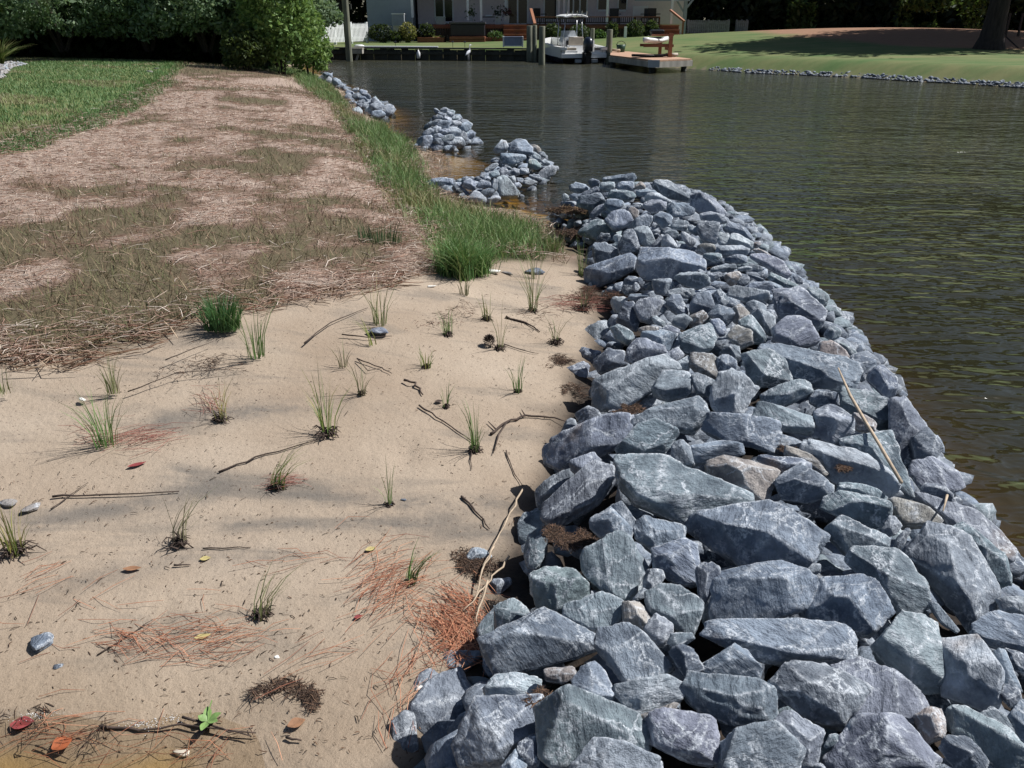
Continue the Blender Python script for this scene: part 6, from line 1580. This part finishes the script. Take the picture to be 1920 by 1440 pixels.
PLUGS = [  # base x, y, height, blades, radius, colours, root clump, lean, label
 (480, 668, 92, 34, 14, GR, 0, None, "tall green planted sprig with a dense base, nearest the straw edge tuft"),
 (213, 737, 72, 26, 11, OLV, 0, None, "olive wispy sprig on the sand just below the straw bank"),
 (415, 788, 78, 14, 10, YEL, 16, None, "yellow-green sprig with red pine needles caught around its foot"),
 (200, 834, 100, 40, 20, GR, 0, None, "wide grey-green sprig with a bundle of pink needles beside it"),
 (615, 815, 118, 26, 15, LIME, 24, None, "lime sprig at the upper end of the long curved twig"),
 (711, 607, 78, 30, 13, OLV, 0, None, "olive sprig growing directly behind the flat purple stone"),
 (698, 646, 50, 10, 8, LIME, 0, 2.4, "short yellowish sprig leaning away from the flat purple stone"),
 (840, 628, 48, 18, 9, GR, 12, None, "faint green sprig amid dark twigs in the middle of the sand"),
 (870, 552, 36, 20, 9, DRY, 0, None, "dry greyish sprig right below the big dark grass clump"),
 (913, 600, 44, 16, 8, OLV, 10, None, "thin olive sprig between the grass clump and the pine cone"),
 (1000, 584, 112, 22, 8, OLV, 10, None, "tallest olive reed sprig standing in the open sand"),
 (937, 654, 84, 9, 6, OLV, 12, None, "narrow upright sprig beside a round dark pine cone"),
 (1042, 644, 58, 10, 6, OLV, 16, None, "sprig with an exposed dark root ball near the rocks"),
 (1092, 582, 46, 18, 7, DRY, 18, None, "dry sprig set in red needles against the rocks"),
 (1092, 516, 62, 22, 8, OLV, 8, None, "olive sprig beside the dark cube rock"),
 (1003, 522, 74, 10, 6, DRY, 0, None, "thin dry reed sprig behind the tallest reed"),
 (1036, 474, 42, 26, 10, OLV, 0, None, "short leafy sprig where the marsh grass meets the rocks"),
 (799, 688, 40, 16, 10, LIME, 8, None, "short sprig with a thin red twig lying across its foot"),
 (679, 738, 64, 18, 8, DRY, 8, None, "see-through dry sprig with bare stems"),
 (645, 687, 44, 14, 8, DRY, 0, None, "small dry sprig just behind the see-through one"),
 (971, 734, 58, 18, 9, GR, 8, None, "neat green sprig fanned out near the rocks, above the forked branch"),
 (837, 763, 46, 10, 7, GR, 8, None, "little green sprig beside a dark leaf"),
 (891, 845, 84, 26, 10, GR, 14, None, "bright green sprig with a stick running into its foot"),
 (519, 916, 78, 28, 14, LIME, 16, .3, "lime green sprig leaning over the dark sand streak"),
 (730, 947, 76, 9, 6, GR, 9, None, "stiff dark green sprig of few blades"),
 (337, 1020, 96, 20, 12, DRY, 22, .55, "wispy pale sprig leaning from a bare brown root ball"),
 (31, 1036, 98, 26, 14, YEL, 26, None, "yellow sprig with a fibrous root ball at the picture edge"),
 (771, 1092, 72, 22, 11, GR, 10, .5, "green sprig standing in a fan of orange pine needles"),
 (493, 1154, 86, 18, 16, OLV, 20, .5, "swept-over dark stemmed sprig in the wet sand"),
 (6, 736, 40, 26, 16, OLV, 0, None, "low olive tuft cut by the picture edge"),
]
for (px, py, h, n, rad, cols, root, az, lab) in PLUGS:
    tuft("marsh_plant", px, py, rad, h, n, cols, lab, "planted marsh sprigs on the sand", (.05, .5) if az is None else (.3, .8), 'plant', .0040 if py > 700 else .0048, az, root=root)
tuft("grass_clump", 418, 616, 32, 54, 290, DG, "dark green grass clump on the edge of the straw", None, (.1, .6), 'grass', .006, spread=.6)
tuft("grass_clump", 868, 512, 58, 78, 1900, [(.115, .235, .070), (.095, .205, .060), (.15, .26, .08), (.21, .26, .10)], "big dense dark green grass clump jutting onto the sand", None, (.1, .7), 'grass', .006, spread=.8)
tuft("grass_clump", 712, 462, 40, 40, 130, [(.05, .11, .05), (.07, .13, .06)], "bluish green sparse clump growing out of the straw", None, (.05, .3), 'grass', .006, spread=.3)

# ------------------------------------------------------------------ sticks, needles, leaves and shells on the sand
def on_sand(px, py, dz=.0):
    b = G(px, py, .1)
    for _ in range(3): b = G(px, py, land1(b.x, b.y) + dz)
    return b
def stick(pts, r, label, mat=None, cat='stick', dz=.006, name='twig', twigs=()):
    P_ = [on_sand(px, py, dz) for px, py in pts]
    o = P_[0].copy(); mb = MB(); Q = []
    for i in range(len(P_) - 1):
        for k in range(4): Q.append(P_[i].lerp(P_[i + 1], k / 4) - o + Vector((rng.normal(0, r * .45), rng.normal(0, r * .45), abs(rng.normal(0, r * .3)))))
    Q.append(P_[-1] - o)
    r = r * .72
    mb.tube(Q, [r * (1.1 - .7 * i / len(Q)) * rng.uniform(.85, 1.15) for i in range(len(Q))], 6)
    for tw in twigs:
        T_ = [on_sand(px, py, dz + .004) - o for px, py in tw]; mb.tube(T_, [r * .7] * (len(T_) - 1) + [r * .3], 5)
    ob = mb.build(name, mat or M_TWIG, smooth=True); ob.location = o
    return tag(ob, label, cat, "twigs and sticks on the sand")
stick([(98, 932), (180, 928), (336, 921)], .0055, "straight dark stick lying level on the sand by the yellow sprig")
stick([(95, 955), (130, 930), (165, 905)], .003, "thin twig crossing the straight dark stick")
stick([(408, 886), (480, 858), (560, 835), (612, 822)], .0055, "long curved dark twig ending at the lime sprig")
stick([(784, 760), (830, 790), (886, 828)], .0055, "stick slanting down to the bright green sprig")
stick([(920, 815), (950, 792), (985, 780), (1030, 783), (1062, 790)], .008, "knobbly forked branch reaching the rocks", cat='branch', twigs=[[(950, 792), (935, 815), (925, 850)], [(985, 780), (978, 768)], [(930, 805), (915, 790)]])
stick([(758, 712), (778, 718), (793, 740)], .009, "short thick bent piece of bark on the open sand")
stick([(863, 930), (893, 958), (918, 992)], .006, "dark twig near the reed stems at the edge of the rocks")
stick([(570, 643), (620, 605), (690, 577)], .005, "long dark twig leading up to the straw edge")
stick([(640, 627), (690, 633), (735, 630)], .005, "level twig in front of the olive sprig")
stick([(950, 595), (985, 605), (1012, 622)], .009, "thick dark chunk of wood beside the tall reed sprig")
stick([(185, 1228), (240, 1192), (286, 1162)], .0035, "thin slanting twig among orange needles")
stick([(380, 1029), (430, 1027), (470, 1026)], .0035, "short red-brown twig beside the bare root ball")
stick([(328, 1060), (357, 1059)], .004, "tiny dark chip of wood on the sand below the bare root ball")
stick([(948, 845), (965, 890), (981, 912)], .0035, "thin twig beside the long purplish block")
stick([(885, 838), (882, 860), (885, 880)], .004, "dark stub below the bright green sprig")
stick([(670, 673), (715, 690), (735, 700)], .0045, "twig behind the see-through dry sprig", twigs=[[(670, 673), (690, 695), (715, 690)]])
stick([(945, 645), (990, 660), (1010, 663)], .004, "forked thin twig running from the pine cone")
stick([(187, 1362), (260, 1370), (340, 1360), (480, 1374)], .0055, "long dark twig floating in the pool under the green sprig", dz=.012)
stick([(345, 1345), (420, 1368), (470, 1380)], .0045, "second dark twig crossing in the pool", dz=.014)
stick([(66, 1398), (130, 1424)], .0035, "dark twig beside the orange leaf in the pool", dz=.012)
stick([(310, 675), (360, 655), (400, 640)], .0035, "thin twig below the straw edge tuft")
stick([(240, 735), (330, 700), (460, 690)], .004, "long thin root lying under the straw bank")
stick([(535, 1385), (565, 1388)], .005, "short dark chip at the wet corner of the sand")
# reed stems on the rocks
def reed(px_pts, hz, r, label):
    P_ = []
    for px, py in px_pts:
        b = on_heap(px, py); P_.append(b + Vector((0, 0, hz)) - ray(px, py).normalized() * .03)
    o = P_[0].copy(); ob = MB().tube([p_ - o for p_ in P_], [r * .5] + [r] * (len(P_) - 1), 6).build("reed_stem", M_DRYREED, smooth=True); ob.location = o
    tag(ob, label, "reed", "dry reed stems by the rocks")
reed([(1568, 712), (1590, 765), (1615, 810), (1645, 862), (1684, 932)], .05, .0055, "long dry reed stem lying across the sea-green slabs")
reed([(1764, 975), (1772, 945)], .03, .004, "short stub of reed beside the tan weathered rock")
for (a, lab) in [([(983, 915), (958, 962), (930, 1015), (905, 1060)], "longest pale reed stem slanting beside the rocks"), ([(955, 1045), (925, 1080), (900, 1110), (868, 1145)], "pale reed stem lying nearest the pile of orange needles"),
                 ([(925, 1025), (905, 1070), (890, 1125)], "short pale reed stem between the two longer ones"), ([(915, 1090), (898, 1140), (893, 1165)], "pale reed stem sticking out below the flat grey stone")]:
    stick(a, .005, lab, M_DRYREED, 'reed', .03, 'reed_stem')['group'] = "dry reed stems by the rocks"
# matted roots and debris
def debris(px, py, rpx, n, label, cols, L=(.008, .034), z=.0, heapz=False, cat='debris', w=.0022):
    n = int(n * 2.0)
    b = on_heap(px, py) if heapz else on_sand(px, py)
    s = (b - cam.location).length / F_PX; r_ = rpx * s
    a = rng.uniform(0, 6.28, n); q = rng.uniform(0, 1, n) ** .6 * r_ * .45; nc_ = 7; ci = rng.integers(0, nc_, n); cxx = rng.normal(0, .55, nc_) * r_; cyy = rng.normal(0, .45, nc_) * r_
    o = straws("root_mat", np.cos(a) * q * (.4 + .25 * ci) / 1.1 + cxx[ci], np.sin(a) * q * 1.2 + cyy[ci], np.abs(rng.normal(0, .3, n)) * r_ * .09 + .003, rng.uniform(*L, n), np.full(n, w) * rng.uniform(.4, 1.2, n), pick(cols, n), label, M_STRAW, flat=.22)
    o.location = b + Vector((0, 0, z)); return o
BRN = [(.10, .065, .045), (.06, .04, .03), (.15, .09, .06), (.045, .03, .025)]
debris(1062, 1012, 42, 900, "brown root mat lodged between the stones beside the many-sided cube", BRN, heapz=True, z=-.01)
debris(1012, 1300, 22, 160, "brown root mat under the flat blue-grey wedge", BRN, heapz=True, z=-.01)
debris(1075, 395, 24, 400, "tan and brown soil clump at the far end of the ridge", BRN + [(.36, .25, .14)], heapz=True, L=(.05, .16), w=.005)
debris(1075, 440, 26, 300, "brown roots below the dark tilted slab", BRN, heapz=True, L=(.05, .16), w=.005)
debris(1478, 845, 16, 180, "small root tangle beside the smooth purple-blue slab", BRN, heapz=True)
debris(1590, 885, 12, 140, "soil caught on the long pale rock", BRN, heapz=True, z=.01)
debris(1170, 770, 26, 300, "root tangle under the white-topped boulder", BRN, heapz=True)
debris(905, 1060, 40, 420, "grey brown root mat under the pale reed stems", BRN, z=.0)
debris(1075, 730, 30, 160, "dark roots where the sand meets the rocks", BRN, z=.0)
debris(1040, 680, 26, 130, "low clod of roots on the sand near the rock edge", BRN, z=.0, L=(.02, .06))
debris(1105, 560, 50, 420, "reddish roots beside the long block with the black face", BRN + [(.22, .11, .08)], z=.0, L=(.04, .14))
debris(1090, 455, 40, 300, "reddish soil and roots at the back corner of the sand", BRN + [(.22, .12, .09)], z=.0, L=(.05, .14))
debris(520, 1278, 26, 90, "upper dark seaweed tangle on the wet sand", BRN, L=(.02, .06))
debris(575, 1305, 30, 110, "lower dark seaweed tangle on the wet sand", BRN, L=(.02, .06))
debris(395, 690, 60, 90, "scattered dark root bits below the straw bank", BRN, L=(.01, .05))
debris(860, 590, 90, 260, "reddish bits of litter below the big grass clump", BRN + [(.20, .10, .07)], L=(.02, .09))
debris(60, 1330, 80, 70, "dark wrack line at the edge of the pool", BRN, L=(.01, .05))
# pine needles
ORG = [(.48, .22, .13), (.40, .17, .10), (.55, .29, .18), (.28, .11, .07)]
RED = [(.36, .15, .12), (.26, .10, .08), (.42, .20, .16)]
def needles(px, py, rx, ry, n, az, sp, cols, label, L=(.09, .17)):
    n = int(n * .6)
    q = [on_sand(px + rng.normal() * rx * .5, py + rng.normal() * ry * .5) for _ in range(n)]
    x = np.array([v.x for v in q]); y = np.array([v.y for v in q]); z = np.array([v.z for v in q]) + rng.uniform(.003, .016, n)
    c = on_sand(px, py)
    o = straws("pine_needles", x - c.x, y - c.y, z - c.z, rng.uniform(*L, n), np.full(n, .0016), pick(cols, n), label, M_NEEDLE, flat=.06, az=rng.normal(az, sp, n), arch=.05)
    o.location = c
needles(728, 1085, 75, 62, 190, .75, .35, ORG, "fan of orange pine needles behind the green sprig")
needles(850, 1165, 62, 62, 330, -.75, .35, ORG, "thick heap of orange pine needles against the rocks")
needles(865, 1205, 34, 44, 130, 1.0, .7, ORG, "orange pine needles spilling into the rock gap")
needles(265, 1215, 130, 34, 90, -.2, .45, ORG, "drift of orange pine needles on the wet sand")
needles(400, 1205, 110, 44, 80, .35, .4, ORG, "second drift of orange pine needles beside a yellow leaf")
needles(90, 1080, 28, 30, 16, .9, .2, ORG, "small spray of pine needles beside the yellow sprig")
needles(265, 820, 60, 26, 70, .55, .3, RED, "pink pine needle bundle beside the wide grey-green sprig", (.12, .2))
needles(178, 822, 30, 20, 30, .3, .5, RED, "red needles around the wide grey-green sprig")
needles(395, 760, 30, 30, 46, -.6, .5, RED, "red pine needles hanging on the yellow-green sprig")
needles(530, 905, 36, 16, 34, .2, .5, RED, "needles around the lime green leaning sprig")
needles(770, 1260, 70, 90, 46, 1.1, .35, ORG, "thin scatter of pine needles along the foot of the rocks")
needles(735, 1340, 60, 60, 22, 1.9, .3, ORG, "few pine needles beside the purple-grey corner boulder")
needles(130, 1375, 150, 50, 60, .2, .5, ORG, "pine needles lying in the clear pool")
needles(300, 1405, 170, 40, 36, .5, .7, ORG, "more pine needles at the lower edge of the pool")
needles(1075, 575, 60, 14, 80, .08, .25, RED, "red needles and stems lying against the rocks", (.2, .42))
needles(560, 1060, 90, 16, 16, .15, .3, ORG, "single pine needles on the dark sand streak")
needles(600, 1235, 70, 50, 14, .6, .4, ORG, "loose pine needles near the white shell")
needles(250, 1120, 240, 60, 26, .3, .8, ORG, "stray pine needles across the lower sand")
# dark specks
n = 1100; qs = []
while len(qs) < n:
    px, py = rng.uniform(0, 1100), rng.uniform(520, 1430)
    v = on_sand(px, py)
    if sd_poly([v.x], [v.y], STRAW)[0] < -.02 and sd_poly([v.x], [v.y], PILE)[0] < 0 and (fbm2([v.x], [v.y], 2.0, 41)[0] > .45 or rng.uniform() < .25): qs.append(v)
x = np.array([v.x for v in qs]); y = np.array([v.y for v in qs]); z = np.array([v.z for v in qs])
straws("litter", x, y, z + .003, rng.uniform(.003, .014, n) * rng.choice([1, 1, 1, 2], n), rng.uniform(.001, .0032, n), pick([(.05, .035, .025), (.08, .05, .035), (.14, .08, .05)], n), "tiny dark plant bits scattered over the sand", M_STRAW, flat=.15, arch=.1)
# leaves, shells and loose stones
def leaf(px, py, lpx, wpx, an, mat, label, name='leaf', cat='leaf', curl=.25, dz=.004):
    b = on_sand(px, py, dz); s = (b - cam.location).length / F_PX
    L, W = lpx * s, wpx * s * 1.4
    mb = MB(); rings = []
    for i in range(7):
        t = i / 6; w_ = W * math.sin(math.pi * min(.98, max(.03, t)) ** .9) / 2 + .0006; zc = curl * L * (t - .5) ** 2
        x_ = (t - .5) * L
        rings.append([Vector((x_, -w_, zc + .3 * w_)), Vector((x_, 0, zc)), Vector((x_, w_, zc + .3 * w_)), Vector((x_, 0, zc + .0012))])
    ob = mb.loft(rings).build(name, mat, smooth=False); ob.location = b; ob.rotation_euler = (0, 0, an)
    return tag(ob, label, cat)
leaf(257, 872, 30, 8, .6, M_REDLEAF, "narrow red leaf lying on the open sand")
leaf(117, 1396, 30, 22, .8, M_ORANGELEAF, "orange leaf floating in the shallow pool", dz=.012)
leaf(42, 1358, 34, 18, .2, M_REDLEAF, "dark red leaf at the edge of the pool", dz=.01)
leaf(695, 1030, 20, 9, .5, M_YELLOW, "pale yellow leaf above the fan of needles")
leaf(380, 1194, 26, 9, .4, M_YELLOW, "curled yellow leaf beside the drift of needles")
leaf(385, 1048, 18, 9, .3, M_YELLOW, "small tan yellow leaf near the bare root ball")
leaf(556, 1357, 30, 16, .5, M_BROWNLEAF, "broad brown leaf on the wet sand")
leaf(248, 1067, 30, 9, .1, M_BROWNLEAF, "curled brown leaf below the dark sand streak")
leaf(672, 1157, 16, 7, .4, M_REDLEAF, "tiny red leaf at the tip of the needle fan")
leaf(823, 753, 16, 8, .2, M_TWIG, "dark curled leaf beside the little green sprig")
sg = thing("green_sprig", "fresh lime green sprig of round leaves floating on the dark twigs", "leaf sprig", on_sand(390, 1352, .015))
for an, L in [(1.9, .042), (.5, .036), (-.4, .034), (2.9, .028), (-1.6, .044)]:
    mb = MB(); rings = []
    for i in range(6):
        t = i / 5; w_ = .011 * math.sin(math.pi * min(.97, max(.04, t))) + .0005
        rings.append([Vector((t * L, -w_, .012 * t + .3 * w_)), Vector((t * L, 0, .012 * t)), Vector((t * L, w_, .012 * t + .3 * w_)), Vector((t * L, 0, .012 * t + .001))])
    o = mb.loft(rings).build("leaf", M_LIMELEAF, sg); o.rotation_euler = (0, 0, an)
MB().tube([(0, 0, 0), (-.005, .02, .012), (0, .045, .03)], .0018, 5).build("stem", M_LIMELEAF, sg)
def pebble(px, py, wpx, code, label, seed, white=False, name='stone', cat='stone', fl=.6, z=.0):
    b = on_sand(px, py); s = (b - cam.location).length / F_PX; d_ = wpx * s
    rr = np.random.default_rng(seed); Nn = rr.normal(size=(12, 3)); Nn /= np.linalg.norm(Nn, axis=1)[:, None]; Nn = np.concatenate([Nn, [[0, 0, -1], [0, 0, 1]]])
    Hh = rr.uniform(.6, 1.0, 14) * d_ / 2; Hh[-1] *= .6
    v_, f_, e_ = rock_from_planes(Nn, Hh, np.diag([d_ / 2, d_ / 2 * .8, d_ / 2 * fl]), d_, 3, seed % 50 + .2)
    v_ = v_ * np.array([1.1, .9, fl])
    o = mk(name, v_, f_, M_SHELL if white else M_ROCK, cols=np.tile(np.array(TINT[code]), (len(v_), 1)), attrs={"wear": e_ * .5})
    o.location = b + Vector((0, 0, d_ * .12 + z)); return tag(o, label, cat)
pebble(80, 1204, 40, 'b', "loose blue-grey stone on the wet sand by the picture edge", 1)
pebble(711, 624, 34, 'p', "flat purple stone between two planted sprigs", 2, fl=.4)
pebble(1000, 513, 26, 'n', "rounded grey pebble at the foot of the tall reed", 4)
pebble(922, 512, 20, 'w', "knobbly white shell below the big grass clump", 5, True, 'shell', 'shell')
pebble(945, 512, 10, 't', "little tan pebble beside the knobbly white shell", 6)
pebble(805, 538, 9, 'w', "white shell chip on the reddish litter", 7, True, 'shell', 'shell')
pebble(520, 1233, 9, 'w', "small white shell chip on the wet sand", 8, True, 'shell', 'shell')
pebble(342, 1413, 17, 'w', "white shell at the bottom edge of the pool", 9, True, 'shell', 'shell')
pebble(154, 750, 9, 'w', "white shell chip beside the wispy sprig under the straw bank", 10, True, 'shell', 'shell')
pebble(732, 945, 12, 'd', "dark pebble beside the stiff dark green sprig", 11)
pebble(757, 938, 10, 'd', "smaller dark pebble beside the first one", 12)
pebble(112, 1250, 12, 'd', "dark pebble on the wet sand below the loose blue stone", 13)
pebble(785, 1290, 12, 'w', "white pebble in the needles", 14, True)
for k_, (px, py, lab) in enumerate([(60, 955, "brown clod of sand above the yellow sprig's root ball"), (20, 945, "brown clod of sand at the picture edge")]):
    pebble(px, py, 26, 't', lab, 20 + k_, name='clod', cat='clod', fl=.4)
# pine cone
pc = on_sand(917, 645, .012)
t = thing("pine_cone", "round dark pine cone beside the narrow upright sprig", "pine cone", pc)
mb = MB()
for i in range(90):
    f = i / 90; a = i * 2.4; zz = (f - .5) * .06; r_ = .027 * math.sqrt(max(.05, 1 - (2 * f - 1) ** 2))
    p_ = Vector((math.cos(a) * r_, math.sin(a) * r_, zz + .02)); u = Vector((math.cos(a), math.sin(a), .4)).normalized(); w_ = Vector((-math.sin(a), math.cos(a), 0))
    mb.add([p_ * .6, p_ + w_ * .006, p_ + u * .009, p_ - w_ * .006], [(0, 1, 2), (0, 2, 3), (0, 3, 1), (1, 3, 2)])
mb.build("scales", M_TWIG, t)
# a little foam on the pool
mb = MB()
for cx_, cy_, r_, n in [(60, 1342, 50, 120), (110, 1335, 26, 60), (265, 1362, 44, 110), (330, 1350, 30, 50)]:
    for _ in range(n):
        b = on_sand(cx_ + rng.normal() * r_ * .5, cy_ + rng.normal() * r_ * .16); b.z = max(b.z, 0) + .001; rr_ = rng.uniform(.0006, .0017)
        mb.add([b + Vector(q) * rr_ for q in ((1, 0, 0), (0, 1, 0), (-1, 0, 0), (0, -1, 0), (0, 0, .8))], [(0, 1, 4), (1, 2, 4), (2, 3, 4), (3, 0, 4)])
tag(mb.build("foam", M_FOAM), "white foam bubbles at the edge of the pool", kind='stuff')
for px, py, w, lab in ((281, 136, 11, "pale stone lying at the corner of the lawn"), (293, 130, 7, "smaller pale stone behind the one at the corner of the lawn")):
    pebble(px, py, w, 't', lab, px)
# ------------------------------------------------------------------ words for every stone of the heaps
def short(h):
    w = h.replace(' the ', ' ').split() if len(h.split()) > 8 else h.split()
    w = w[:8]
    while w and w[-1] in ('with', 'a', 'an', 'the', 'of', 'on', 'in', 'at', 'by', 'to', 'its', 'beside', 'over', 'below', 'behind', 'and', 'along', 'towards', 'near', 'under', 'half', 'out', 'one', 'three', 'beyond', 'up', 'off', 'streaked', 'cut', 'pointing', 'jutting', 'leaning', 'standing', 'lying', 'sloping', 'poking', 'tilted', 'crossed', 'above', 'black', 'dark', 'bright', 'white', 'large', 'long', 'branching', 'sharp', 'tan', 'brown', 'green'): w.pop()
    return ' '.join(w)
used = set()
marks = [r_ for r_ in all_rocks if r_[5]]
GRP = {'ridge': "stones of the long rock ridge", 'islet': "stones of the middle rock islet", 'mound': "stones of the far rock mound", 'bank': "stones of the rock heap on the grassy bank", 'bend': "stones of the farthest rock heap by the bush"}
PLACE = {'mound': "far rock mound", 'bank': "rock heap on the grassy bank", 'bend': "farthest rock heap by the bush"}
for r_ in marks:
    o = r_[0]; lab = r_[5].strip(); used.add(lab); tag(o, lab, "rock", GRP[r_[6]])
for where in PLACE:
    ms = sorted([r_ for r_ in all_rocks if r_[6] == where], key=lambda q: -q[7])
    xs = [q[2][0] for q in ms]; ysx = [q[2][1] for q in ms]
    for spec, r_ in (("biggest stone of the ", ms[0]), ("stone nearest the water on the ", max(ms, key=lambda q: q[2][0])), ("stone at the near foot of the ", max(ms, key=lambda q: q[2][1])), ("stone at the far tip of the ", min(ms, key=lambda q: q[2][1])), ("stone nearest the grass on the ", min(ms, key=lambda q: q[2][0]))):
        if r_[5]: continue
        r_[5] = spec + PLACE[where]; used.add(r_[5]); tag(r_[0], TWORD[r_[1]] + ' ' + r_[5], "rock", GRP[where])
SHP = lambda s, a: ('large ' if s > .34 else 'medium-sized ' if s > .19 else 'small ' if s > .09 else 'tiny ')
for r_ in all_rocks:
    if 'label' in r_[0]: continue
    o, code, (cx, cy), size, asp, hand, where, pxs = r_
    kind = 'long stone' if asp > 1.9 else ('blocky stone' if asp < 1.3 else 'stone')
    sw = SHP(size, asp) if where in ('ridge',) else ('larger ' if pxs > 24 else 'small ')
    head = sw + TWORD[code] + ' ' + kind
    near_ = sorted([q for q in all_rocks if q[5] and q[6] == where and q[0] is not o], key=lambda q: (q[0].location - o.location).length)[:14]
    ok = None
    for q in near_:
        dv = o.location - q[0].location
        gapd = dv.length - (size + q[3]) / 2
        if abs(dv.y) > abs(dv.x): rel_ = 'behind' if dv.y > 0 else 'in front of'
        else: rel_ = 'on the water side of' if dv.x > 0 else ('on the sand side of' if where == 'ridge' else 'on the grass side of')
        pre = 'just ' if gapd < .10 else ''
        cand = f"{head} {pre}{rel_} the {short(q[5])}"
        if len(cand.split()) <= 16 and cand not in used: ok = cand; break
    if ok is None:
        k_ = 2
        cand = f"{head} {rel_} the {short(near_[0][5])}"
        while ok is None:
            c2 = ' '.join(cand.split()[:14]) + (' again' if k_ == 2 else ' ' + 'further ' * (k_ - 2) + 'on'); k_ += 1
            if c2 not in used: ok = c2
    used.add(ok); tag(o, ok, "rock", GRP[where])
bpy.context.view_layer.update()
